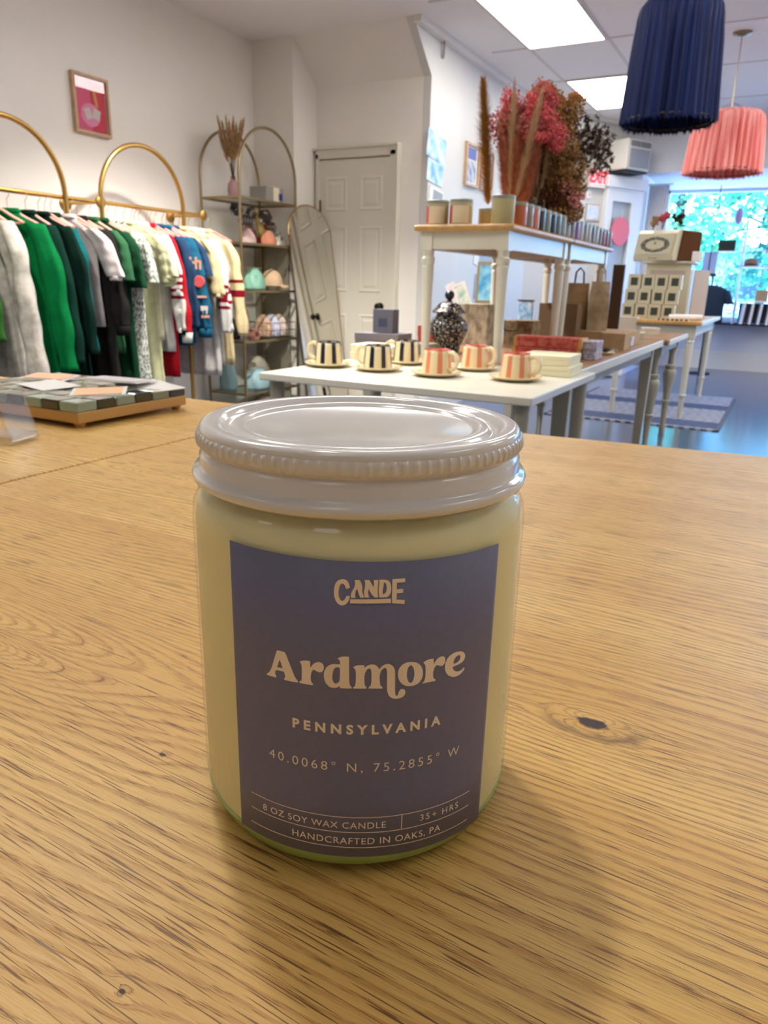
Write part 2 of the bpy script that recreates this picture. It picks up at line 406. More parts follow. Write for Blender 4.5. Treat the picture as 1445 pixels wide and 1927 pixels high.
cs = MB().box((-3.645, 5.575, 1.03), (0.03, 0.05, 2.06)).box((-2.925, 5.575, 1.03), (0.075, 0.05, 2.06)).box((-3.285, 5.575, 2.055), (0.75, 0.05, 0.07)).box((-2.89, 5.565, 1.045), (0.018, 0.07, 2.09)).box((-3.285, 5.565, 2.095), (0.80, 0.07, 0.018))
cs.build('casing', m_door, d, bevel=0.003)

# ---------------- entrance door (glass) in the angled wall
def boxA(mb, s0, s1, z0, z1, o0, o1, mi=0):
    P = [onA(s0, z0, o0), onA(s1, z0, o0), onA(s1, z1, o0), onA(s0, z1, o0)]
    return mb.prism(P, tuple(an*(o1-o0)), mi)
m_white = mat('white_gloss', (230, 230, 230), rough=0.3)
m_pane = thin_glass('window_glass', (0.95, 0.97, 0.98, 1), 0.02)
d2 = MB(); boxA(d2, 1.20, 1.27, 0.02, 2.16, 0.005, 0.05); boxA(d2, 1.60, 1.78, 0.02, 2.16, 0.005, 0.05); boxA(d2, 1.25, 1.60, 2.02, 2.16, 0.005, 0.05); boxA(d2, 1.25, 1.60, 0.02, 0.28, 0.005, 0.05)
d2 = struct('door_2', d2, m_white, 'white framed glass entrance door in the angled wall', 'door')
pg = MB(); boxA(pg, 1.25, 1.60, 0.28, 2.02, 0.02, 0.026); pg.build('glass_pane', m_pane, d2)
cs = MB(); boxA(cs, 1.14, 1.20, 0, 2.24, 0.0, 0.07); boxA(cs, 1.12, 1.80, 2.16, 2.28, 0.0, 0.09); cs.build('casing', m_white, d2, bevel=0.004)
pb = MB(); boxA(pb, 1.26, 1.59, 1.00, 1.04, 0.06, 0.085); pb.build('push_bar', mat('steel', (170, 172, 176), rough=0.3, metal=1), d2)

# ---------------- shop window
wz0, wz1 = 0.66, 2.40
w = MB()
for x in (-1.76, -0.52+0.9, 2.46): w.box((x, 11.56, (wz0+wz1)/2), (0.07, 0.08, wz1-wz0))
w.box((0.35, 11.56, wz0+0.02), (4.3, 0.08, 0.06)).box((0.35, 11.56, wz1-0.02), (4.3, 0.08, 0.10)).box((0.35, 11.56, 2.62), (4.3, 0.08, 0.45))
wi = struct('window_1', w, m_white, 'wide shop window looking out on sunlit trees', 'window')
MB().box((0.35, 11.57, (wz0+wz1)/2), (4.2, 0.006, wz1-wz0)).build('glass_pane', m_pane, wi)
# ragged strokes of a white reversed sign painted on the glass
sg = MB(); pts = []
for i in range(60):
    t = i/59; pts.append((-1.02+0.62*t, 11.56, 1.82+0.035*math.sin(t*34)-0.02*t))
sg.tube(pts, 0.009, 6); sg.build('window_lettering', mat('decal_white', (240, 242, 245), rough=0.5), wi)

# ceiling light panels
def troffer(x, y, label, on=1.0, c=PANEL_C):
    t = thing('ceiling_light', label, 'ceiling light', (x, y, CH), group='ceiling light panels')
    MB().box((0, 0, -0.006), (0.575, 1.165, 0.008)).build('diffuser', mat('panel_diffuser_%d' % int(on*100), (250, 250, 250), emis=c, es=PANEL_W*on), t)
    f = MB()
    for sx in (-1, 1): f.box((sx*0.295, 0, -0.008), (0.014, 1.20, 0.014))
    for sy in (-1, 1): f.box((0, sy*0.592, -0.008), (0.60, 0.014, 0.014))
    f.build('frame', mat('panel_frame', (206, 200, 192), rough=0.5), t)
    return t
for i, (x, y, lab) in enumerate(((-1.84, 5.695, 'large bright ceiling panel nearest the front, cut by the top of the photo'), (-1.83, 7.94, 'smaller looking bright ceiling panel behind the dried flowers'),
    (-1.84, 3.42, 'ceiling panel above the cups table, out of the photo'), (-1.84, 1.15, 'ceiling panel above the left of the oak counter'), (0.01, 3.42, 'ceiling panel right of the navy shade, out of the photo'),
    (-1.84, -1.12, 'added unseen fill panel behind the camera on the left'), (0.01, -1.12, 'added unseen fill panel behind the camera on the right'), (0.95, 7.94, 'added unseen panel right of the pink shade, brightening the window end'), (0.95, 5.7, 'added unseen panel right of the navy shade, brightening the window end'),  # added, unseen fill panels that brighten the jar front and the window end
    (1.8, 3.42, 'ceiling panel near the far right wall, middle row'), (1.8, 1.15, 'ceiling panel near the far right wall, front row'))):
    troffer(x, y, lab, on=(0.14 if y < 0 else (1.9 if y > 5.6 and x > 0 else (0.45 if x > 1 else (0.6 if x > -1 else 1.0)))))
# warm can lights over the clothing rail
for i, (x, y, e, lab) in enumerate(((-2.70, 1.6, 150, 'recessed warm downlight in front of the clothing rail, near end'), (-2.65, 3.6, 340, 'recessed warm downlight in front of the clothing rail, far end'), (-0.75, 0.66, 30, 'recessed warm downlight over the oak counter'))):
    t = thing('recessed_light', lab, 'downlight', (x, y, CH), group='recessed downlights')
    MB().lathe([(0.075, -0.012), (0.085, -0.006), (0.085, 0.0), (0.06, 0.0), (0.06, -0.010)], n=24, cap=False).build('ring', m_trim, t, smooth=True)
    MB().lathe([(0.0, -0.004), (0.06, -0.004)], n=24, cap=False).build('lamp_face', mat('lamp_face', (255, 240, 210), emis=SPOT_C, es=6), t)
    ld = bpy.data.lights.new('downlight_lamp', 'SPOT'); ld.energy = e; ld.color = SPOT_C; ld.spot_size = math.radians(115); ld.spot_blend = 0.6; ld.shadow_soft_size = 0.06
    lo = bpy.data.objects.new('downlight_lamp', ld); col.objects.link(lo); lo.parent = t; lo.location = (0, 0, -0.03)
# ================================================================ OAK COUNTER + CANDLE
TZ = 0.9416
oak = oak_material('oak_top')
def counter(name, x0, x1, y0, y1, label):
    t = thing(name, label, 'table', ((x0+x1)/2, (y0+y1)/2, 0), group=None)
    cx, cy = (x0+x1)/2, (y0+y1)/2
    P = [(x0-cx, y0-cy, TZ-0.035), (x1-cx, y0-cy, TZ-0.035), (x1-cx, y1(x1)-cy if callable(y1) else y1-cy, TZ-0.035), (x0-cx, y1-cy, TZ-0.035)]
    return t
def make_counter(x0, x1, y0, ya, yb, label):
    cx, cy = (x0+x1)/2, (y0+ya)/2
    t = thing('oak_counter', label, 'table', (cx, cy, 0))
    P = [(x0-cx, y0-cy, TZ-0.035), (x1-cx, y0-cy, TZ-0.035), (x1-cx, yb-cy, TZ-0.035), (x0-cx, ya-cy, TZ-0.035)]
    MB().prism(P, (0, 0, 0.035)).build('tabletop', oak, t, bevel=0.0012, seg=3)
    MB().box((0, 0, TZ-0.08), (x1-x0-0.16, ya-y0-0.16, 0.088)).build('apron', m_legw, t)
    for x in (x0+0.08, x1-0.08):
        for y in (y0+0.08, min(ya, yb)-0.08):
            MB().box((x-cx, y-cy, (TZ-0.035)/2), (0.06, 0.06, TZ-0.035)).build('leg', m_legw, t, bevel=0.004)
    return t
m_legw = mat('oak_leg', (190, 150, 96), var=0.15, vs=6, stretch=(4, 4, 0.5))
make_counter(-1.9, -0.3966, -0.9, 0.545, 0.572, 'left oak counter table carrying the glass chequered tray')
make_counter(-0.3944, 0.9, -0.9, 0.572, 0.70, 'right oak counter table carrying the candle jar')

JX, JY = -0.0783, 0.1361
jar = thing('candle_jar', 'glass jar candle with slate blue label and white metal lid on the oak counter', 'candle', (JX, JY, TZ))
R = 0.0365
m_glass = thin_glass('jar_glass', (0.98, 0.99, 0.96, 1), 0.025, 0.055)
m_wax = mat('soy_wax', (242, 234, 192), rough=0.6, sss=0.12, spec=0.3)
go = [(0.0, 0.0012), (R-0.008, 0.0012), (R-0.0065, 0.0), (R-0.0045, 0.0006), (R-0.0018, 0.0028), (R-0.0004, 0.0062), (R, 0.010), (R, 0.0700), (R-0.0003, 0.0735), (R-0.0015, 0.0762), (R-0.0032, 0.0778), (R-0.0032, 0.0850)]
gi = [(R-0.0055, 0.0850), (R-0.0055, 0.0778), (R-0.0036, 0.0755), (R-0.0022, 0.0730), (R-0.0022, 0.0085), (R-0.0035, 0.0062), (R-0.007, 0.0050), (0.0, 0.0050)]
MB().lathe(go+gi, n=128, cap=False).build('glass_body', m_glass, jar, smooth='all')
MB().lathe([(0.0, 0.0014), (R-0.0082, 0.0014), (R-0.0066, 0.0003), (R-0.0047, 0.0009), (R-0.0021, 0.0030), (R-0.0006, 0.0064), (R-0.0004, 0.0068), (0.0, 0.0068)], n=96, cap=False).build('glass_base', mat('jar_base_green', (196, 230, 134), rough=0.12, trans=0.25, ior=1.2), jar, smooth='all')
wz = [(0.0, 0.0069), (R-0.0010, 0.0069), (R-0.0006, 0.0080), (R-0.0006, 0.0700), (R-0.0010, 0.0732), (R-0.0022, 0.0754), (R-0.0040, 0.0766), (R-0.0042, 0.0775), (0.0, 0.0775)]
MB().lathe(wz, n=96, cap=False).build('wax', m_wax, jar, smooth='all')
wk = MB().tube([(0, 0, 0.0770), (0.0005, 0, 0.080), (0.001, 0.0005, 0.083)], 0.0008, 6); wk.build('wick', mat('wick', (230, 225, 210)), jar)
# lid
m_lid = mat('lid_white', (224, 222, 222), rough=0.13, spec=0.5, coat=0.3, bump=0.05, bs=900, bd=0.0002)
prof = [(0.0334, 0.0797), (0.0350, 0.0783), (0.0359, 0.0790), (0.0361, 0.0800), (0.0356, 0.0809), (0.0347, 0.0812), (0.0344, 0.0818), (0.0345, 0.0838), (0.0340, 0.0847), (0.0335, 0.0852), (0.0339, 0.0857)]
lid = MB().lathe(prof, n=180, cap=False).build('lid', m_lid, jar, smooth='all')
# knurled band: fine ribs
kn = MB(); n = 1200
def kf(a, z):
    w = (0.5+0.5*math.cos(a*100))**3; s = max(0.0, 1-abs((z-0.0872)/0.0017)**4)
    return 1+0.014*s*(w-0.15)
kn.lathe([(0.0339, 0.0857), (0.0343, 0.0860), (0.0346, 0.0864), (0.0347, 0.0870), (0.0347, 0.0878), (0.0346, 0.0884), (0.0343, 0.0888)], n=n, cap=False, fn=kf)
kn.build('knurled_band', m_lid, lid, smooth='all')
tp = [(0.0343, 0.0888), (0.0343, 0.0893), (0.0339, 0.0900), (0.0333, 0.09035), (0.0325, 0.0904), (0.0312, 0.0903), (0.0303, 0.0900), (0.0298, 0.0893), (0.0292, 0.0889), (0.0284, 0.08885), (0.0279, 0.0893), (0.0272, 0.0896), (0.0262, 0.0896), (0.0252, 0.0895), (0.0247, 0.0890), (0.0240, 0.0888), (0.0, 0.0888)]
MB().lathe(tp, n=180, cap=False).build('lid_top', m_lid, lid, smooth='all')
# label
a0, a1 = -0.2030, 1.3535
RL = R+0.00012
def onL(a, z, r=RL): return (r*math.sin(a), -r*math.cos(a), z)
def tilt(a): return -0.0005*(a-0.575)/0.78
lm = MB(); NA = 90; rows = [0.0069, 0.020, 0.035, 0.050, 0.0712]
vs = [onL(a0+(a1-a0)*i/NA, z+tilt(a0+(a1-a0)*i/NA)) for z in rows for i in range(NA+1)]
lm.add(vs, [(j*(NA+1)+i, j*(NA+1)+i+1, (j+1)*(NA+1)+i+1, (j+1)*(NA+1)+i) for j in range(len(rows)-1) for i in range(NA)])
m_label = mat('label_slate', (120, 120, 150), rough=0.5, spec=0.4, var=0.05, vs=700, bump=0.1, bs=2500, bd=0.0001)
lab = lm.build('paper_label', m_label, jar, smooth='all')
sd = lab.modifiers.new('solid', 'SOLIDIFY'); sd.thickness = 0.0001; sd.offset = 0
m_ink = mat('label_ink', (250, 234, 214), rough=0.6)
m_ink2 = mat('label_ink_dark', (96, 88, 92), rough=0.6)
def chaikin(p, it=2, keep=55):
    for _ in range(it):
        out = []
        n = len(p)
        for i in range(n):
            a, b, c = Vector(p[i-1]), Vector(p[i]), Vector(p[(i+1) % n])
            ang = (b-a).angle(c-b) if (b-a).length > 1e-9 and (c-b).length > 1e-9 else 0
            if math.degrees(ang) > keep: out += [b]
            else: out += [b+(a-b)*0.22, b+(c-b)*0.22]
        p = [(v.x, v.y) for v in out]
    return p
def wrap(name, vs, fs, m, parent, r=RL+0.00012):
    """flat lettering in label units (s = arc length in metres, z) laid on the curved label"""
    bm = bmesh.new(); bv = [bm.verts.new((v[0], v[1], 0)) for v in vs]
    for f in fs:
        try: bm.faces.new([bv[i] for i in f])
        except ValueError: pass
    xs = [v[0] for v in vs]; x = min(xs)+0.0009
    while x < max(xs):
        bmesh.ops.bisect_plane(bm, geom=bm.verts[:]+bm.edges[:]+bm.faces[:], plane_co=(x, 0, 0), plane_no=(1, 0, 0)); x += 0.0009
    for v in bm.verts:
        a = v.co.x/R; v.co = Vector(onL(a, v.co.y, r))
    me = bpy.data.meshes.new(name); bm.to_mesh(me); bm.free(); me.materials.append(m)
    o = bpy.data.objects.new(name, me); col.objects.link(o); o.parent = parent
    return o
def outline_mesh(loops):
    cu = bpy.data.curves.new('o', 'CURVE'); cu.dimensions = '2D'; cu.fill_mode = 'BOTH'
    for lp in loops:
        s = cu.splines.new('POLY'); s.points.add(len(lp)-1); s.use_cyclic_u = True
        for i, (x, y) in enumerate(lp): s.points[i].co = (x*1000, y*1000, 0, 1)
    o = bpy.data.objects.new('o', cu); col.objects.link(o)
    dg = bpy.context.evaluated_depsgraph_get(); dg.update()
    me = bpy.data.meshes.new_from_object(o.evaluated_get(dg))
    vs = [(v.co.x/1000, v.co.y/1000) for v in me.vertices]; fs = [tuple(p.vertices) for p in me.polygons]
    bpy.data.objects.remove(o); bpy.data.curves.remove(cu); bpy.data.meshes.remove(me)
    return vs, fs
LOGO = {
 'A': [[(94,5188),(100,5199),(139,5193),(145,5170),(181,4840),(197,4695),(213,4630),(213,4602),(180,4593),(134,4602),(134,4643),(140,4651),(141,4687),(134,4773),(89,4773),(83,4744),(81,4686),(89,4639),(86,4604),(31,4609),(29,4636),(45,4679),(60,4785)],[(110,5010),(127,4842),(94,4837)]],
 'r': [[(223,5054),(239,5082),(263,5097),(279,5089),(280,4948),(294,5040),(317,5097),(336,5094),(349,5056),(352,4981),(346,4909),(332,4880),(317,4889),(304,4921),(292,4915),(284,4842),(281,4731),(285,4655),(295,4613),(293,4589),(221,4598),(220,4632),(232,4655),(234,4766),(234,4968),(229,5019)]],
 'd': [[(420,5197),(435,5237),(453,5249),(479,5248),(481,4703),(486,4641),(495,4611),(494,4582),(434,4580),(433,4625),(420,4591),(401,4575),(378,4594),(359,4673),(350,4794),(352,4903),(363,5000),(382,5065),(405,5086),(433,5081),(433,5134),(429,5172)],[(434,4997),(427,5021),(416,5022),(403,4982),(396,4887),(394,4778),(399,4702),(411,4671),(424,4693),(433,4741)]],
 'm': [[(499,5026),(513,5064),(532,5076),(557,5073),(557,5014),(570,5063),(589,5089),(608,5083),(623,5045),(633,4982),(646,5041),(664,5082),(683,5080),(701,5040),(713,4967),(716,4872),(718,4480),(721,4407),(727,4381),(734,4402),(738,4471),(748,4522),(762,4520),(773,4478),(774,4421),(767,4362),(751,4330),(728,4320),(704,4340),(686,4397),(676,4495),(674,4590),(673,4933),(669,4989),(661,5006),(650,4986),(639,4926),(635,4819),(638,4678),(642,4630),(652,4596),(651,4568),(580,4582),(580,4610),(590,4640),(594,4733),(593,4950),(588,4993),(580,5008),(569,4983),(560,4906),(557,4798),(559,4674),(563,4635),(570,4614),(570,4582),(501,4583),(501,4611),(510,4630),(514,4705),(515,4860),(513,4968),(507,5006)]],
 'o': [[(800,5074),(829,5047),(852,4974),(865,4871),(868,4775),(862,4669),(844,4586),(818,4555),(787,4560),(761,4602),(740,4691),(731,4789),(730,4882),(736,4973),(753,5043),(774,5076)],[(799,5008),(812,4952),(819,4854),(819,4744),(811,4646),(799,4622),(788,4659),(779,4750),(778,4860),(783,4967)]],
 'r2': [[(868,5026),(887,5060),(908,5068),(925,5060),(927,4936),(941,5019),(960,5067),(983,5068),(995,5029),(999,4970),(994,4895),(981,4856),(965,4870),(949,4906),(936,4882),(928,4810),(926,4716),(930,4633),(944,4593),(941,4567),(906,4573),(865,4568),(877,4618),(882,4702),(882,4844),(879,4956),(870,4997)]],
 'e': [[(1098,5061),(1116,5025),(1130,4957),(1130,4877),(1116,4812),(1088,4786),(1048,4771),(1049,4747),(1054,4701),(1070,4649),(1093,4627),(1114,4644),(1126,4679),(1132,4656),(1128,4612),(1103,4551),(1072,4531),(1047,4552),(1020,4615),(1002,4713),(996,4814),(999,4915),(1011,4998),(1034,5056),(1062,5081)],[(1086,4996),(1096,4962),(1096,4898),(1082,4849),(1062,4833),(1051,4844),(1053,4910),(1064,4971)]],
 'C': [[(480,6633),(469,6599),(461,6604),(457,6651),(451,6693),(442,6705),(432,6679),(427,6614),(424,6528),(426,6442),(433,6384),(442,6364),(452,6382),(459,6426),(463,6470),(479,6472),(479,6418),(472,6352),(462,6302),(445,6272),(429,6285),(415,6332),(406,6405),(401,6501),(403,6609),(409,6707),(422,6763),(439,6789),(457,6785),(469,6754),(477,6686)]],
 'a2': [[(502,6779),(526,6780),(536,6722),(541,6636),(540,6551),(545,6497),(552,6443),(532,6434),(524,6496),(518,6571),(515,6609),(508,6560),(506,6496),(507,6431),(485,6429),(484,6494),(490,6559),(500,6624),(505,6688),(504,6752)]],
 'n2': [[(551,6780),(574,6780),(585,6710),(596,6635),(597,6699),(595,6779),(617,6777),(619,6718),(616,6622),(616,6525),(619,6438),(602,6435),(590,6484),(579,6550),(572,6609),(569,6550),(571,6496),(575,6437),(554,6441),(549,6497),(548,6561),(553,6636),(554,6722)]],
 'd2': [[(621,6782),(650,6781),(669,6759),(679,6709),(683,6622),(682,6525),(672,6457),(660,6432),(624,6436),(620,6525),(620,6621),(624,6717)],[(646,6725),(656,6708),(660,6637),(659,6551),(651,6509),(642,6498),(640,6565),(644,6651)]],
 'e2': [[(687,6782),(752,6784),(752,6706),(711,6707),(710,6583),(743,6579),(743,6503),(711,6502),(711,6377),(753,6358),(753,6276),(689,6312),(687,6448)]],
 'bar': [[(482,6405),(682,6406),(684,6316),(481,6323)]],
}

for key, loops in LOGO.items():
    lp = [chaikin([(a/1000*R, z/1e5) for a, z in l]) if key != 'bar' else [(a/1000*R, z/1e5) for a, z in l] for l in loops]
    vs, fs = outline_mesh(lp)
    wrap('logo_bar' if key == 'bar' else 'label_letter', vs, fs, m_ink, lab)
def label_text(name, s, A0, A1, z0, z1, off=0.0, m=None, r=RL+0.00012, cap=0.70):
    """text from angle A0 to A1, baseline z0 (left) to z1 (right) with cap height"""
    h = cap; W = (A1-A0)*R
    def width(sp):
        vs, fs = text_mesh(s, h/0.695, sp, off*h); xs = [v.x for v in vs]; return vs, fs, min(xs), max(xs)
    _, _, x0, x1 = width(1.0); w1 = x1-x0
    _, _, x0, x1 = width(2.0); w2 = x1-x0
    sp = 1+(W-w1)/max(w2-w1, 1e-9)
    vs, fs, x0, x1 = width(sp)
    out = [(A0*R+(v.x-x0)*W/(x1-x0), z0+(z1-z0)*(v.x-x0)/(x1-x0)+v.y) for v in vs]
    return wrap(name, out, fs, m or m_ink, lab, r)
label_text('label_text', 'CRAFT COMPANY', 0.494, 0.668, 0.06296, 0.06300, 0.0, m_ink2, RL+0.00022, cap=0.00030)
label_text('label_text', 'PENNSYLVANIA', 0.1777, 0.9885, 0.03610, 0.03565, 0.060, cap=0.00195)
label_text('label_text', '40.0068\u00b0 N, 75.2855\u00b0 W', 0.0324, 1.1290, 0.02775, 0.02690, -0.004, cap=0.00200)
label_text('label_text', '8 OZ SOY WAX CANDLE', -0.0225, 0.6905, 0.01425, 0.01382, 0.0, cap=0.00150)
label_text('label_text', '35+ HRS', 0.8890, 1.1490, 0.01375, 0.01335, 0.0, cap=0.00150)
label_text('label_text', 'HANDCRAFTED IN OAKS, PA', 0.1665, 1.0240, 0.01045, 0.00965, 0.0, cap=0.00155)
def rule(A0, A1, z0, z1, w=0.00016):
    n = 60; vs = []
    for i in range(n+1):
        a = A0+(A1-A0)*i/n; z = z0+(z1-z0)*i/n; vs += [(a*R, z-w/2), (a*R, z+w/2)]
    wrap('label_rule', vs, [(2*i, 2*i+2, 2*i+3, 2*i+1) for i in range(n)], m_ink, lab)
rule(-0.1068, 1.2376, 0.01722, 0.01590); rule(-0.1111, 1.2363, 0.01357, 0.01233); rule(-0.1155, 1.2356, 0.00986, 0.00868)
wrap('label_rule', [(0.780*R-0.00009, 0.01275), (0.780*R+0.00009, 0.01275), (0.780*R+0.00009, 0.01622), (0.780*R-0.00009, 0.01622)], [(0, 1, 2, 3)], m_ink, lab)

# ---------------- chequered glass tray
TX0, TX1, TY0, TY1 = -0.665, -0.490, 0.396, 0.520
cxT, cyT = (TX0+TX1)/2, (TY0+TY1)/2
tray = thing('serving_tray', 'low brass tray topped with clear and black glass squares, left of the candle jar', 'tray', (cxT, cyT, TZ))
m_brass = mat('brushed_brass', (196, 158, 102), rough=0.4, metal=0.5)
MB().box((0, 0, 0.0085), (TX1-TX0, TY1-TY0, 0.009)).build('base', m_brass, tray, bevel=0.0008)
for sx in (-1, 1):
    for sy in (-1, 1): MB().lathe([(0.004, 0.0), (0.005, 0.004)], (sx*(TX1-TX0-0.014)/2, sy*(TY1-TY0-0.014)/2, 0), 16).build('foot', m_brass, tray)
m_gclear = mat('tile_clear', (205, 226, 212), rough=0.08, trans=0.55, ior=1.45, spec=0.7)
m_gblack = mat('tile_black', (24, 32, 28), rough=0.08, spec=0.8, coat=0.5)
nx, ny = 8, 6; sx_, sy_ = (TX1-TX0)/nx, (TY1-TY0)/ny
for i in range(nx):
    for j in range(ny):
        MB().box((-(TX1-TX0)/2+sx_*(i+0.5), -(TY1-TY0)/2+sy_*(j+0.5), 0.0171), (sx_-0.0006, sy_-0.0006, 0.008)).build('glass_tile', m_gclear if (i+j) % 2 else m_gblack, tray, bevel=0.0012)
# cards lying on the tray
m_card = mat('card_white', (232, 228, 226), rough=0.5); m_peach = mat('card_peach', (240, 192, 150), rough=0.5)
zt = TZ+0.0185
def card(x, y, z, w, h, rz, rx, ry, label, inner=None, group=None):
    o = thing('greeting_card', label, 'card', (x, y, z), rot=(rx, ry, rz))
    MB().box((0, 0, 0), (w, h, 0.0007)).build('card', m_card, o)
    if inner: MB().box((0, 0, 0.0007), (w*0.86, h*0.84, 0.0006)).build('printed_panel', inner, o)
    return o
card(-0.520, 0.445, zt+0.0035, 0.046, 0.034, 0.75, 0.07, -0.03, 'peach card in a white border lying at the front of the glass tray', m_peach)
card(-0.545, 0.490, zt+0.0075, 0.060, 0.036, 0.25, -0.04, 0.02, 'pale lilac card lying at the back of the glass tray', mat('card_lilac', (214, 208, 214), rough=0.4))
card(-0.515, 0.500, zt+0.003, 0.060, 0.040, -0.3, 0.04, 0.03, 'white card at the right rear corner of the glass tray')
card(-0.585, 0.445, zt+0.004, 0.050, 0.036, -0.2, 0.03, 0.02, 'white card at the left side of the glass tray')
card(-0.625, 0.478, zt+0.005, 0.045, 0.034, 0.4, 0.04, 0.03, 'peach edged card at the far left of the glass tray', m_peach)
# clear acrylic stand at the left edge
ac = thing('acrylic_stand', 'clear acrylic stand cut by the left edge of the photo', 'stand', (-0.503, 0.336, TZ), rz=0.25)
m_acr = thin_glass('acrylic', (0.97, 0.985, 1.0, 1), 0.03, 0.22)
MB().box((0, 0, 0.003), (0.045, 0.03, 0.006)).build('foot', m_acr, ac, bevel=0.001)
MB().box((0.0165, 0, 0.0195), (0.004, 0.028, 0.036), ry=-0.30).build('upright', m_acr, ac, bevel=0.001)
# ================================================================ LEFT SIDE: clothing rail, garments
m_gold = mat('rail_gold', (190, 150, 82), rough=0.28, metal=0.95)
RX, RZ = -3.77, 1.485
rack = thing('clothing_rack', 'gold clothing rail with two round arches against the left wall', 'clothing rack', (RX, 3.2, 0))
MB().tube([(0, -1.2, RZ), (0, 1.06, RZ)], 0.0125, 12).build('rail', m_gold, rack, smooth=True)
for yc in (2.755-3.2, 3.71-3.2):
    pts = [(0.016, yc-0.35, 0.0), (0.016, yc-0.35, RZ-0.02)] + arc((0.016, yc, RZ+0.01), 0.35, PI, 0, 28, 'yz') + [(0.016, yc+0.35, RZ-0.02), (0.016, yc+0.35, 0.0)]
    MB().tube(pts, 0.015, 12).build('arch', m_gold, rack, smooth=True)
for y in (-0.9, 0.16, 1.06):
    fl = MB().tube([(0, y, RZ), (-0.295, y, RZ)], 0.010, 10).lathe([(0.0, 0), (0.040, 0), (0.042, 0.006), (0.030, 0.012), (0.012, 0.016)], (0, 0, 0), 24)
    # turn the flange disc to face the room
    k = len(fl.v)-24*5
    for i in range(k, len(fl.v)):
        vx, vy, vz = fl.v[i]; fl.v[i] = (-0.298+vz, y+vx, RZ+vy)
    fl.build('wall_bracket', m_gold, rack, smooth=True)
    k = MB().lathe([(0.0, 0.014), (0.020, 0.012), (0.034, 0.006), (0.036, 0.0), (0.036, -0.004)], n=24)
    for i, (vx, vy, vz) in enumerate(k.v): k.v[i] = (0.012+vz, y+vx, RZ+vy)
    k.build('end_cap', m_gold, rack, smooth=True)

m_velvet = mat('pink_velvet', (232, 158, 142), rough=0.85, sheen=0.4)
def hanger_parts(t, h=0.0):
    hk = [(0, 0, 0.0), (0, 0, 0.05)] + [(0.0+0.020*math.sin(a), 0, 0.075-0.020*math.cos(a)+0.0) for a in [0.3*i for i in range(1, 15)]]
    MB().tube([(x, y, z) for x, y, z in hk], 0.0016, 6).build('hook', m_gold, t, smooth=True)
    MB().tube([(-0.195, 0, -0.075), (-0.12, 0, -0.045), (-0.05, 0, -0.012), (0, 0, 0.004), (0.05, 0, -0.012), (0.12, 0, -0.045), (0.195, 0, -0.075)], 0.010, 8, flat=0.6).build('shoulder_bar', m_velvet, t, smooth=True)
    MB().tube([(-0.185, 0, -0.078), (0.185, 0, -0.078)], 0.005, 6).build('cross_bar', m_velvet, t, smooth=True)
h0 = thing('clothes_hanger', 'pink velvet hanger', 'hanger', (RX, 2.5, 1.41))
hanger_parts(h0)
used_h = [False]
def hanger(y, rz, label):
    if not used_h[0]:
        used_h[0] = True; h0.location = (RX, y, 1.392); h0.rotation_euler = (0, 0, rz); h0['label'] = label; h0['group'] = 'pink hangers on the gold rail'; return
    dup(h0, (RX, y, 1.392), rz, label, 'pink hangers on the gold rail')

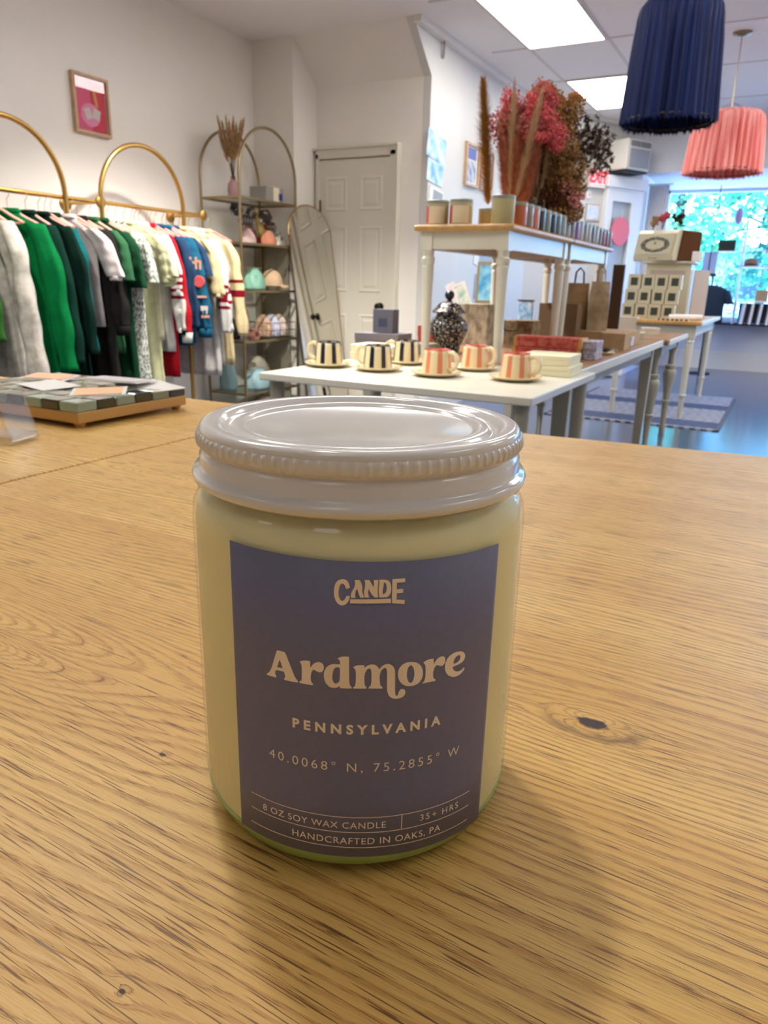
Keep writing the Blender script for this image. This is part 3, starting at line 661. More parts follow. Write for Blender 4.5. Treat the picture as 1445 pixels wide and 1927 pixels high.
def ellipse_ring(cx, cz, rx, ry, n=20, cy=0.0, rip=0.0, ph=0.0, k=6):
    out = []
    for i in range(n):
        a = 2*PI*i/n; c, s = math.cos(a), math.sin(a)
        sq = abs(c)**0.8*(1 if c >= 0 else -1)
        out.append((cx+rx*sq, cy+ry*s*(1+rip*math.sin(k*a+ph))+rip*0.010*math.sin(3*a+ph), cz))
    return out
def garment(name, label, cat, y, m, L, SL, rz=0.0, out=0.10, wid=0.215, th=0.030, cuff=None, msl=None, stripes=None, hem=None, short_w=0.062, dz=0.0, open_cuff=True, seed=0):
    """body, two sleeves, neck band; stripes: dict of sleeve ring index -> material number"""
    t = thing(name, label, cat, (RX, y, 1.375+dz), rz)
    rnd = random.Random(seed+int(y*1000))
    ph = rnd.random()*6
    hw = [(0.010, 0.070, 0.020), (0.0, 0.078, 0.026), (-0.018, 0.100, th), (-0.045, 0.155, th), (-0.072, 0.198, th), (-0.10, 0.212, th)]
    z = -0.16
    while z > -L+0.03:
        f = (-z)/L; hw.append((z, wid*(1-0.06*math.sin(f*PI)+0.10*f*rnd.uniform(0.7, 1.1)), th*(0.95+0.25*f))); z -= 0.07
    hw.append((-L, wid*1.06, th*1.15))
    rings = [ellipse_ring(0, zz, a, b, 36, rip=0.0 if zz > -0.1 else min(0.5, 0.6*(-zz)), ph=ph+zz*2, k=9) for zz, a, b in hw]
    MB().loft(rings).build('body', m, t, smooth='all')
    if hem:
        MB().loft([ellipse_ring(0, -L+0.055, wid*1.05, th*1.25, 36), ellipse_ring(0, -L-0.012, wid*0.98, th*1.18, 36)]).build('hem_band', hem, t, smooth='all')
    MB().loft([ellipse_ring(0, 0.020, 0.070, 0.028, 24), ellipse_ring(0, 0.004, 0.082, 0.034, 24), ellipse_ring(0, -0.006, 0.088, 0.034, 24)]).build('neck_band', hem or m, t, smooth='all')
    for sgn in (-1, 1):
        out_ = out if sgn > 0 else min(out, 0.02); rr = []; n = 26; long_ = SL > 0.35
        for i in range(n+1):
            f = i/n
            cx = 0.165+0.045*min(1, f*5)+out_*(f**0.75)
            cz = -0.058-SL*f-0.02*min(1, f*6)
            rx_ = short_w*(1-(0.32 if long_ else 0.05)*f) + (0.008*math.sin(f*17+ph) if long_ else 0.0)
            ry_ = th*(1.02-0.18*f)*(1+0.08*math.sin(f*23+ph))
            if f < 0.12: rx_ *= 0.75+2*f
            rr.append(ellipse_ring(sgn*cx, cz, rx_, ry_, 20, cy=-0.012*f, rip=0.22, ph=ph+f*5, k=5))
        ms = [m if msl is None else msl] + (stripes[0] if stripes else [])
        st = stripes[1] if stripes else {}
        s = MB().loft(rr, mfn=lambda j: st.get(j, 0)).build('sleeve', ms, t, smooth='all')
        if cuff:
            c2, w2 = cuff; zc = rr[-1][0][2]; cxx = sgn*(0.21+out_)
            q = MB().loft([ellipse_ring(cxx, zc+0.006, short_w*0.66, th*0.86, 20, cy=-0.012), ellipse_ring(cxx, zc-w2*0.5, short_w*0.60, th*0.82, 20, cy=-0.012), ellipse_ring(cxx, zc-w2, short_w*0.56, th*0.80, 20, cy=-0.012)])
            q.build('cuff', c2, s, smooth='all')
    return t
def F(n, c, c2=None, **k): return fabric(n, tuple(int(v*0.88) for v in c), tuple(int(v*0.88) for v in c2) if c2 else None, **k)
c_grey = F('cloth_light_grey', (200, 194, 182), (176, 168, 158)); c_green = F('cloth_bright_green', (0, 108, 54)); c_dk = F('cloth_bottle_green', (6, 44, 33)); c_dk2 = F('cloth_forest', (6, 36, 28)); c_teal = F('cloth_teal', (12, 96, 98))
c_lil = F('cloth_pale_lilac', (222, 210, 210)); c_char = F('cloth_charcoal', (36, 33, 31)); c_gr2 = F('cloth_mid_green', (52, 100, 66)); c_ds = F('cloth_deep_green', (24, 70, 44))
c_h = heather('cloth_heather', (214, 214, 204), (78, 88, 84)); c_cream = F('cloth_cream', (226, 222, 186)); c_sage = F('cloth_sage_cream', (214, 214, 170)); c_white = F('cloth_white', (226, 222, 216)); c_red = F('cloth_red', (196, 30, 42)); c_blue = F('cloth_denim_blue', (32, 96, 126), (24, 78, 108)); c_navy = F('cloth_navy', (44, 70, 104)); c_yel = F('cloth_pale_yellow', (232, 212, 164)); c_mar = F('cloth_maroon', (140, 20, 36)); c_black = F('cloth_black', (28, 26, 26))
G = [
 ('sweatshirt', 'moss green sweatshirt at the far left of the rail, behind the grey sweater', 'sweatshirt', 2.37, F('cloth_moss', (44, 92, 34)), 0.80, 0.56, {}),
 ('sweater', 'light grey slouchy sweater nearest the left edge of the photo', 'sweater', 2.60, c_grey, 0.90, 0.76, dict(th=0.05, short_w=0.075, out=0.14, cuff=(c_grey, 0.05))),
 ('sweatshirt', 'bright green sweatshirt with sloping sleeve', 'sweatshirt', 2.74, c_green, 0.98, 0.74, dict(th=0.045, out=0.11, short_w=0.075)),
 ('sweater', 'bottle green sweater right behind the bright green one', 'sweater', 2.85, c_dk, 0.90, 0.70, dict(th=0.036, out=0.13)),
 ('sweater', 'very dark green sweater in the middle of the left group', 'sweater', 2.93, c_dk2, 0.95, 0.66, dict(out=0.10)),
 ('cardigan', 'dark green cardigan with a teal sleeve hanging straight', 'cardigan', 3.01, c_dk, 0.95, 0.66, dict(out=0.07, msl=c_teal, short_w=0.04)),
 ('blouse', 'pale lilac white blouse with puffed short sleeve', 'blouse', 3.10, c_lil, 0.60, 0.24, dict(out=0.13, short_w=0.066, cuff=(c_lil, 0.02))),
 ('coat', 'long charcoal black coat beside the lilac blouse', 'coat', 3.19, c_char, 1.05, 0.52, dict(th=0.045, out=0.09, short_w=0.075, cuff=(c_black, 0.05))),
 ('t_shirt', 'mid green short sleeved t-shirt beside the charcoal coat', 't-shirt', 3.28, c_gr2, 0.76, 0.26, dict(out=0.10, short_w=0.075, th=0.036, cuff=(c_black, 0.012))),
 ('dress', 'deep green dress between the green t-shirt and the speckled dress', 'dress', 3.345, c_ds, 1.00, 0.30, dict(out=0.08)),
 ('dress', 'black and white speckled knit dress, nearer of the two', 'dress', 3.41, c_h, 1.05, 0.27, dict(out=0.10, short_w=0.07, th=0.036)),
 ('dress', 'black and white speckled knit dress, second of the two', 'dress', 3.475, c_h, 1.05, 0.27, dict(out=0.10, short_w=0.07)),
 ('dress', 'sage cream dress beside the speckled dresses', 'dress', 3.54, c_sage, 1.05, 0.27, dict(out=0.10, short_w=0.07, cuff=(c_sage, 0.02))),
 ('blouse', 'pale cream blouse with folded short sleeve', 'blouse', 3.60, c_cream, 0.70, 0.23, dict(out=0.12, short_w=0.076, cuff=(c_sage, 0.025))),
 ('jersey', 'cream jersey with thin maroon stripes on the sleeve and white cuff', 'jersey', 3.665, c_white, 0.78, 0.56, dict(out=0.10, short_w=0.066, stripes=([c_mar], {10: 1, 12: 1, 14: 1, 16: 1}), cuff=(c_black, 0.03))),
 ('cardigan', 'red cardigan with white cuff and small white buttons', 'cardigan', 3.73, c_red, 0.95, 0.58, dict(out=0.12, short_w=0.066, cuff=(c_white, 0.06))),
 ('jacket', 'denim blue jacket behind the red cardigan', 'jacket', 3.80, c_navy, 0.70, 0.55, dict(out=0.08)),
 ('sweatshirt', 'teal blue sweatshirt with peach patches down the sleeve', 'sweatshirt', 3.87, c_blue, 0.74, 0.56, dict(out=0.12, short_w=0.082, th=0.05, cuff=(c_blue, 0.055), hem=c_blue)),
 ('t_shirt', 'navy short sleeved t-shirt right of the patched sweatshirt', 't-shirt', 3.95, c_navy, 0.66, 0.22, dict(out=0.12, short_w=0.066)),
 ('blouse', 'pale yellow blouse with gathered short sleeve', 'blouse', 4.03, c_yel, 0.64, 0.34, dict(out=0.10, short_w=0.066, cuff=(c_yel, 0.02))),
 ('jersey', 'white long jersey with a broad maroon band on the sleeve', 'jersey', 4.12, c_white, 0.98, 0.60, dict(out=0.09, stripes=([c_mar], {12: 1, 14: 1, 15: 1, 16: 1, 18: 1}))),
 ('jersey', 'white jersey with maroon sleeve band, second from the end of the rail', 'jersey', 4.19, c_white, 0.90, 0.58, dict(out=0.09, stripes=([c_mar], {11: 1, 13: 1, 14: 1, 17: 1}))),
 ('jersey', 'cream yellow jersey with maroon sleeve bands at the right end of the rail', 'jersey', 4.26, c_yel, 0.92, 0.62, dict(out=0.10, th=0.036, stripes=([c_mar], {10: 1, 13: 1, 14: 1}))),
]
gobj = {}
for i, (nm, lab, cat, y, m, L, SL, kw) in enumerate(G):
    rz = math.radians([4, -6, 8, -3, 5, -4, 7, 2, -6, 3][i % 10])
    gobj[lab] = garment(nm, lab, cat, y, m, L, SL, rz=rz, seed=i, **kw)
    hanger(y, rz, 'pink hanger holding the ' + ' '.join(lab.split()[:10]))
for y, near in ((2.53, 'just left of the grey sweater'), (2.97, 'among the dark green sweaters'), (3.38, 'between the deep green and speckled dresses'), (3.63, 'left of the cream jersey'), (3.76, 'behind the red cardigan'), (4.075, 'beside the pale yellow blouse'), (2.40, 'left of the moss green sweatshirt'), (2.67, 'between the grey sweater and the bright green one'), (3.15, 'between the lilac blouse and the charcoal coat'), (4.33, 'empty at the right end of the rail'), (3.91, 'between the patched sweatshirt and the navy t-shirt')):
    hanger(y, 0.05, 'bare pink velvet hanger ' + near)
# buttons on the red cardigan, patches on the blue sweatshirt
rc = gobj['red cardigan with white cuff and small white buttons']
for z in (-0.40, -0.52, -0.64):
    b = MB().lathe([(0.0, 0.006), (0.014, 0.004), (0.016, 0.0)], n=16)
    b = b.build('button', c_white, rc, smooth=True); b.location = (0.315, -0.052, z); b.rotation_euler = (PI/2, 0, 0.7)
bs_ = gobj['teal blue sweatshirt with peach patches down the sleeve']
m_pp = F('patch_peach', (236, 180, 150)); m_pr = F('patch_coral', (214, 96, 96)); m_pw = F('patch_white', (236, 228, 216))
slv = [c for c in bs_.children if c.name.startswith('sleeve')][1]
def patch(mb, name, z, m):
    f = (-z-0.078)/0.56; cx = 0.21+0.12*max(f, 0)**0.75+0.045
    o = mb.build(name, m, slv); o.location = (cx, -0.042, z); o.rotation_euler = (0, 0, 0.55); return o
hb = MB()
for x in (-0.03, 0.005): hb.box((x, 0, 0), (0.013, 0.012, 0.075))
hb.box((-0.012, 0, 0.004), (0.03, 0.012, 0.016)).box((0.030, 0, -0.012), (0.013, 0.012, 0.055)).box((0.018, 0, 0.012), (0.025, 0.012, 0.016))
patch(hb, 'peach_patch', -0.22, m_pp)
cp = MB().lathe([(0.0, 0.006), (0.034, 0.006), (0.038, 0.0), (0.038, -0.006)], n=28)
for i, (x, y, z) in enumerate(cp.v): cp.v[i] = (x, -z, y)
patch(cp, 'coral_round_patch', -0.335, m_pr)
patch(MB().box((0, 0, 0), (0.06, 0.010, 0.014)), 'narrow_patch', -0.43, m_pp)
patch(MB().box((0, 0, 0.012), (0.045, 0.012, 0.03)).box((0.004, 0, -0.010), (0.03, 0.012, 0.025)), 'white_patch', -0.515, m_pw)
patch(MB().box((0, 0, 0), (0.05, 0.010, 0.016)), 'small_peach_patch', -0.555, m_pp)

# framed print on the left wall
fr = thing('framed_print', 'small red and pink print in a light wood frame high on the left wall', 'picture', (-4.07, 3.615, 2.075))
m_oakf = mat('frame_wood', (200, 166, 132), rough=0.45, var=0.15, vs=20)
fw_, fh_ = 0.275, 0.335
MB().box((0.018, 0, fh_/2-0.009), (0.03, fw_, 0.018)).box((0.018, 0, -fh_/2+0.009), (0.03, fw_, 0.018)).box((0.018, fw_/2-0.009, 0), (0.03, 0.018, fh_-0.036)).box((0.018, -fw_/2+0.009, 0), (0.03, 0.018, fh_-0.036)).build('frame', m_oakf, fr, bevel=0.002)
art = MB().box((0.010, 0, 0), (0.008, fw_-0.03, fh_-0.03), mi=0)
art.box((0.0145, 0.0, 0.0), (0.002, fw_-0.045, fh_-0.045), mi=1)
art.box((0.0155, 0.055, -0.01), (0.002, 0.11, 0.27), mi=2)
art.lathe([(0.0, 0.0), (0.078, 0.0)], (0, 0, 0), 28, mi=3, cap=False)
k = len(art.v)-56
for i in range(k, len(art.v)):
    x, y, z = art.v[i]; art.v[i] = (0.0172, y*0.95-0.01, x*0.85-0.055)
art.box((0.0182, -0.03, -0.05), (0.002, 0.05, 0.06), rx=0.4, mi=4).box((0.0182, 0.035, 0.04), (0.002, 0.022, 0.09), rx=0.2, mi=5).box((0.0182, 0.035, -0.045), (0.002, 0.055, 0.06), rx=-0.3, mi=4)
art.build('print', [mat('mat_cream', (236, 214, 200)), mat('print_pink', (232, 84, 120)), mat('print_red', (214, 24, 48)), mat('print_rose', (240, 140, 176)), mat('print_pale', (222, 206, 196)), mat('print_orange', (232, 150, 70))], fr)
MB().box((0.0215, 0, 0), (0.002, fw_-0.036, fh_-0.036)).build('glass', m_pane, fr)

# ================================================================ ARCHED SHELF
m_bgold = mat('shelf_gold', (150, 132, 98), rough=0.35, metal=0.9)
SX0, SX1, SY0, SY1 = -3.98, -3.62, 4.50, 5.20
sh = thing('arched_shelf', 'tall open gold shelf unit with arched top and glass shelves in the corner', 'shelf', ((SX0+SX1)/2, (SY0+SY1)/2, 0))
hx, hy = (SX1-SX0)/2, (SY1-SY0)/2
for sx in (-1, 1):
    MB().tube([(sx*hx, -hy, 0), (sx*hx, -hy, 1.76)] + arc((sx*hx, 0, 1.78), hy, PI, 0, 28, 'yz') + [(sx*hx, hy, 1.76), (sx*hx, hy, 0)], 0.0105, 10).build('arch_frame', m_bgold, sh, smooth=True)
SZ = [1.64, 1.325, 0.985, 0.612, 0.212]
m_sglass = mat('shelf_glass', (212, 222, 214), rough=0.05, spec=0.6, coat=0.3, var=0.02)
m_sg = thin_glass('shelf_glass_thin', (0.93, 0.96, 0.93, 1), 0.05, 0.06)
for z in SZ:
    f = MB()
    for sx in (-1, 1): f.box((sx*hx, 0, z-0.010), (0.012, 2*hy, 0.016))
    for sy in (-1, 1): f.box((0, sy*hy, z-0.010), (2*hx, 0.012, 0.016))
    q = f.build('shelf_rim', m_bgold, sh)
    MB().box((0, 0, z-0.0045), (2*hx-0.012, 2*hy-0.012, 0.007)).build('glass_shelf', m_sg, q)
# things on the arched shelf
def plume(mb, p, q, r, n, ln=0.03, mi=0, rnd=random, droop=0.0, thin=0.0009, prof=None):
    p, q = Vector(p), Vector(q); ax = (q-p).normalized(); a = ax.orthogonal().normalized(); b = ax.cross(a)
    for i in range(n):
        t = rnd.random(); ang = rnd.random()*2*PI
        rr = r*(prof(t) if prof else math.sin(PI*min(1, 0.12+0.88*t))**0.6)
        d = (a*math.cos(ang)+b*math.sin(ang)); base = p+(q-p)*t + d*rr*0.15*rnd.random()
        tip = base + d*rr*rnd.uniform(0.5, 1.1) + ax*ln*rnd.uniform(0.4, 1.2) + Vector((0, 0, -droop*rnd.random()))
        w = ax.cross(d)*thin*rnd.uniform(0.6, 1.5)
        mb.add([base-w, base+w, tip], [(0, 1, 2)], mi)
    return mb
m_straw = mat('straw', (206, 172, 124), rough=0.9, c2=(176, 138, 92), vs=40); m_stem = mat('stem_brown', (120, 92, 58), rough=0.9)
m_pinkvase = mat('vase_mauve', (168, 132, 132), rough=0.35)
va = thing('vase', 'mauve glass vase on the top glass shelf of the arched unit', 'vase', (-3.82, 4.68, SZ[0]))
MB().lathe([(0.0, 0), (0.030, 0), (0.040, 0.02), (0.046, 0.06), (0.040, 0.10), (0.022, 0.125), (0.018, 0.145), (0.022, 0.15), (0.014, 0.145), (0.016, 0.12), (0.0, 0.02)], n=32, cap=False).build('body', m_pinkvase, va, smooth=True)
gr = thing('dried_grass_bunch', 'straw coloured dried grass bunch in the mauve vase', 'dried flowers', (-3.82, 4.68, SZ[0]+0.12))
st = MB(); pl = MB(); rnd = random.Random(3)
for i in range(16):
    dx, dy = rnd.uniform(-0.06, 0.06), rnd.uniform(-0.09, 0.10); h = rnd.uniform(0.26, 0.38)
    st.tube([(0, 0, 0), (dx*0.4, dy*0.4, h*0.5), (dx, dy, h)], 0.0014, 4)
    plume(pl, (dx*0.45, dy*0.45, h*0.45), (dx*1.15, dy*1.15, h*1.12), 0.026, 520, 0.03, rnd=rnd, thin=0.0018)
st.build('stems', m_stem, gr); tag(pl.build('plumes', m_straw, gr), kind='stuff')
fe = thing('feather', 'black feather standing in front of the dried grass', 'feather', (-3.80, 4.70, SZ[0]+0.03))
plume(MB(), (0, -0.01, 0.0), (-0.01, -0.05, 0.20), 0.022, 260, 0.02, rnd=rnd, thin=0.002).tube([(0, 0, -0.02), (0, -0.02, 0.1), (-0.01, -0.05, 0.2)], 0.002, 5).build('vane', mat('feather_black', (26, 26, 28)), fe)
m_boxgrey = mat('box_grey', (150, 146, 140), rough=0.4); m_cr = mat('paper_cream', (226, 216, 186), rough=0.6); m_blue = mat('print_blue', (40, 52, 130), rough=0.5); m_kraft = mat('kraft', (176, 146, 108), rough=0.8, var=0.1, vs=30); m_black = mat('matte_black', (24, 24, 26), rough=0.5)
bx = thing('gift_box', 'grey boxed set with cream and blue sleeve on the top glass shelf', 'box', (-3.80, 5.06, SZ[0]))
MB().box((0, 0, 0.058), (0.16, 0.22, 0.115)).build('box', m_boxgrey, bx, bevel=0.004)
MB().box((0, 0.02, 0.0585), (0.163, 0.075, 0.117)).build('cream_band', m_cr, bx)
MB().box((0.082, 0.075, 0.05), (0.002, 0.05, 0.05)).build('blue_label', m_blue, bx)
# hair clips hung under the top shelf
m_tort = mat('tortoise', (58, 42, 32), rough=0.25, coat=0.5)
def claw(x, y, z, lab, m, s=1.0, rz=0.0):
    t = thing('hair_claw', lab, 'hair clip', (x, y, z), rz, group='hair claws hanging under the top shelf')
    for sg in (-1, 1):
        b = MB().tube([(sg*0.006*s, -0.045*s, 0.02*s), (sg*0.018*s, 0, 0.028*s), (sg*0.006*s, 0.045*s, 0.02*s)], 0.008*s, 8)
        for k in range(5): b.tube([(sg*0.012*s, (k-2)*0.020*s, 0.02*s), (sg*0.026*s, (k-2)*0.021*s, -0.01*s), (sg*0.006*s, (k-2)*0.022*s, -0.042*s)], 0.0045*s, 6)
        b.build('jaw', m, t, smooth=True)
    MB().tube([(0, -0.02*s, 0.03*s), (0, 0.02*s, 0.03*s)], 0.004*s, 6).build('hinge', m_bgold, t)
    return t
claw(-3.72, 4.58, 1.56, 'large black hair claw at the left under the top shelf', m_black, 1.15, 0.3)
claw(-3.70, 4.66, 1.49, 'black hair claw hanging lower, second from the left', m_black, 1.0, -0.5)
claw(-3.74, 4.78, 1.55, 'dark tortoiseshell hair claw in the middle under the top shelf', m_tort, 1.1, 0.4)
claw(-3.72, 4.93, 1.54, 'dark lattice hair claw right of the middle', m_tort, 1.2, 0.2)
claw(-3.74, 5.02, 1.47, 'small dark hair claw above the orange pouch', m_tort, 0.9, -0.2)
m_olive = mat('olive_silk', (150, 128, 66), rough=0.5)
sc = thing('silk_scarf', 'olive silk scarf hanging under the top shelf', 'scarf', (-3.76, 4.86, 1.50))
rr = [ellipse_ring(0, 0.08-0.04*i, 0.010+0.002*i, 0.022+0.004*i, 16, cy=0.018*i, rip=0.3, ph=i) for i in range(6)]
MB().loft(rr).build('cloth', m_olive, sc, smooth='all')
def pouch(name, lab, cat, x, y, z, w, d, h, m, rz=0.0, lean=0.0, flat=0.38, n=9, extra=None):
    t = thing(name, lab, cat, (x, y, z), rz)
    rr = []
    for i in range(n+1):
        f = i/n; k = (1-abs(2*f-0.7)**2.6*0.35) if f > 0.35 else (0.86+0.14*math.sin(f/0.35*PI/2))
        rr.append([(px+lean*f*h, py, pz) for px, py, pz in ellipse_ring(0, f*h, d/2*max(0.25, (1-f*flat))*k, w/2*(1-0.18*f)*k, 28, rip=0.10, ph=f*3+x*9, k=5)])
    o = MB().loft(rr).build('pouch_body', m, t, smooth='all')
    z_ = MB().tube([(lean*h, -w/2*0.78, h*0.985), (lean*h, 0, h*1.0), (lean*h, w/2*0.78, h*0.985)], 0.004, 6).build('zip', mat('zip_metal', (190, 180, 150), metal=0.7, rough=0.4), t)
    return t
m_blush = F('cloth_blush', (228, 196, 188)); m_peachc = F('cloth_peach', (238, 158, 128)); m_orange = F('cloth_orange', (214, 86, 36)); m_sea = mat('quilt_seafoam', (132, 180, 158), rough=0.5, c2=(104, 150, 130), vs=14, bump=0.3, bs=14, bd=0.01)
m_weave = mat('weave_black_cream', (226, 220, 200), rough=0.8, c2=(40, 38, 36), vs=42, stretch=(1, 1.6, 0.7))
pouch('pouch', 'blush pink soft pouch at the middle of the second shelf', 'pouch', -3.78, 4.78, SZ[1], 0.17, 0.10, 0.11, m_blush)
pouch('pouch', 'pale rose pouch leaning behind the peach one', 'pouch', -3.88, 4.93, SZ[1], 0.17, 0.09, 0.16, F('cloth_rose', (222, 148, 148)))
pouch('pouch', 'bright orange pouch at the back of the second shelf', 'pouch', -3.86, 5.10, SZ[1], 0.15, 0.08, 0.165, m_orange)
pouch('pouch', 'peach pink pouch in front on the second shelf', 'pouch', -3.72, 4.97, SZ[1], 0.16, 0.09, 0.105, m_peachc)
pouch('pouch', 'black and cream woven clutch at the right end of the second shelf', 'pouch', -3.71, 5.12, SZ[1], 0.15, 0.05, 0.11, m_weave, lean=-0.3)
pouch('toiletry_bag', 'seafoam green quilted bag at the left of the third shelf', 'bag', -3.84, 4.60, SZ[2], 0.17, 0.14, 0.165, m_sea)
pouch('toiletry_bag', 'seafoam green quilted bag beside the cream cap', 'bag', -3.74, 4.80, SZ[2], 0.22, 0.14, 0.165, m_sea)
def cap(lab, x, y, z, m, rz=0.0, s=1.0):
    t = thing('baseball_cap', lab, 'cap', (x, y, z), rz)
    MB().lathe([(0.088*s, 0.0), (0.090*s, 0.03*s), (0.083*s, 0.065*s), (0.062*s, 0.10*s), (0.03*s, 0.122*s), (0.0, 0.127*s)], n=30, cap=False).build('crown', m, t, smooth='all')
    br = MB(); vs = []; nb = 14
    for i in range(nb+1):
        a = -1.15+2.3*i/nb
        vs.append((0.086*s*math.cos(a), 0.086*s*math.sin(a), 0.012*s)); L = 0.075*s*math.cos(a*0.95)**0.7 if abs(a) < 1.5 else 0
        vs.append(((0.086*s+L)*math.cos(a*0.85), 0.090*s*math.sin(a)*0.95, 0.012*s-0.022*s*abs(math.sin(a))-0.010*s))
    br.add(vs, [(2*i, 2*i+2, 2*i+3, 2*i+1) for i in range(nb)])
    o = br.build('brim', m, t, smooth='all'); sd = o.modifiers.new('s', 'SOLIDIFY'); sd.thickness = 0.004
    MB().lathe([(0.0, 0.006), (0.006, 0.003), (0.008, 0.0)], (0, 0, 0.126*s), 10).build('button', m, t)
    return t
cap('cream and blush baseball cap on the third shelf', -3.76, 5.05, SZ[2]+0.032, F('cloth_cap', (226, 192, 156)), rz=0.9)
bk = thing('wire_basket', 'dark wire basket on the fourth shelf', 'basket', (-3.76, 5.03, SZ[3]))
wb_ = MB()
for z in (0.006, 0.06, 0.12): wb_.tube([(-0.12, -0.17, z), (0.12, -0.17, z), (0.12, 0.17, z), (-0.12, 0.17, z)], 0.003, 6, closed=True)
for i in range(9):
    y = -0.17+0.34*i/8
    for x in (-0.12, 0.12): wb_.tube([(x, y, 0.004), (x, y, 0.12)], 0.0015, 4)
for i in range(7):
    x = -0.12+0.24*i/6
    for y in (-0.17, 0.17): wb_.tube([(x, y, 0.004), (x, y, 0.12)], 0.0015, 4)
wb_.build('wire_frame', mat('wire_dark', (84, 66, 54), metal=0.6, rough=0.5), bk)
for i, (y, z, c, lab) in enumerate(((-0.11, 0.07, (196, 160, 132), 'tan'), (0.0, 0.08, (204, 206, 226), 'pale blue checked'), (0.10, 0.08, (226, 206, 196), 'cream pink checked'))):
    pouch('folded_cloth', lab+' rolled towel standing in the wire basket', 'towel', -3.76, 5.03+y, SZ[3]+0.008, 0.10, 0.18, 0.17, mat('check_'+str(i), c, rough=0.9, c2=tuple(int(v*0.78) for v in c), vs=45), flat=0.2)
claw(-3.70, 4.72, SZ[3]+0.045, 'rose brown hair claw lying on the fourth shelf', mat('rose_brown', (150, 100, 88), rough=0.3), 1.1, 1.2)
pouch('folded_hat', 'black fabric hat at the left of the fourth shelf', 'hat', -3.84, 4.60, SZ[3], 0.18, 0.15, 0.17, F('cloth_black2', (30, 26, 24)))
pouch('scrunchie_bundle', 'pale pink frilly bundle behind the wire basket', 'bundle', -3.90, 4.84, SZ[3], 0.16, 0.10, 0.26, mat('frill_pink', (206, 178, 172), rough=0.9, c2=(150, 120, 116), vs=50, bump=0.6, bs=50, bd=0.01))
pouch('terry_bag', 'grey beige fluffy bag on the bottom shelf, behind the blue one', 'bag', -3.86, 4.98, SZ[4], 0.28, 0.14, 0.24, F('cloth_terry', (186, 174, 160)), flat=0.2)
pouch('terry_bag', 'pale aqua fluffy bag at the front of the bottom shelf', 'bag', -3.74, 4.80, SZ[4], 0.26, 0.17, 0.17, F('cloth_aqua', (160, 194, 198)))
pouch('terry_bag', 'pale aqua bag at the left of the bottom shelf', 'bag', -3.88, 4.60, SZ[4], 0.16, 0.14, 0.24, F('cloth_aqua2', (152, 182, 186)))
pouch('floor_pouf', 'grey brown bag on the floor under the arched shelf', 'bag', -3.74, 4.86, 0.0, 0.28, 0.2, 0.15, F('cloth_taupe', (140, 126, 114)), flat=0.4)
bl = thing('ball', 'small bright green ball under the right end of the arched shelf', 'ball', (-3.74, 5.10, 0.045))
MB().lathe([(0.045*math.sin(PI*i/14), -0.045*math.cos(PI*i/14)) for i in range(15)], n=24, cap=False).build('ball_shell', mat('ball_green', (150, 190, 76), rough=0.6), bl, smooth='all')
MB().lathe([(0.0, 0.006), (0.006, 0.004), (0.007, 0.0)], (0, 0, 0.044), 10).build('valve', m_black, bl)
bd = thing('upright_panel', 'tall taupe panel behind the lower shelves', 'board', (-3.90, 5.235, 0))
MB().box((0, 0, 0.69), (0.36, 0.02, 1.30)).build('panel', mat('taupe_panel', (150, 140, 124), rough=0.6, var=0.08, vs=5), bd)  # flat taupe sheet filling the darker rectangle behind the lower shelves
MB().box((0, 0, 0.02), (0.36, 0.03, 0.04)).build('foot_rail', m_bgold, bd)

# ---------------- arched mirror leaning in the alcove
bc, tcn = Vector((-3.36, 5.30, 0.01)), Vector((-3.61, 5.335, 1.645)); upv = (tcn-bc); Hm = upv.length; upv.normalize()
wv = Vector((0.22, 0.975, 0)).normalized(); wv = (wv-upv*wv.dot(upv)).normalized(); nv = wv.cross(upv).normalized()
mi_ = thing('leaning_mirror', 'tall arched floor mirror with a thin gold rim leaning by the panelled door', 'mirror', bc)
hw_ = 0.235
out = [wv*-hw_, wv*hw_] + [wv*(hw_*math.cos(a)) + upv*(Hm-hw_+hw_*math.sin(a)) for a in [PI*i/24 for i in range(25)]]
MB().prism(out, nv*0.012).build('mirror_glass', mat('mirror_silver', (216, 214, 204), rough=0.06, metal=1.0), mi_)
MB().tube([p+nv*0.006 for p in out], 0.008, 8, closed=True).build('rim', mat('rim_gold', (168, 140, 96), metal=0.9, rough=0.35), mi_, smooth=True)
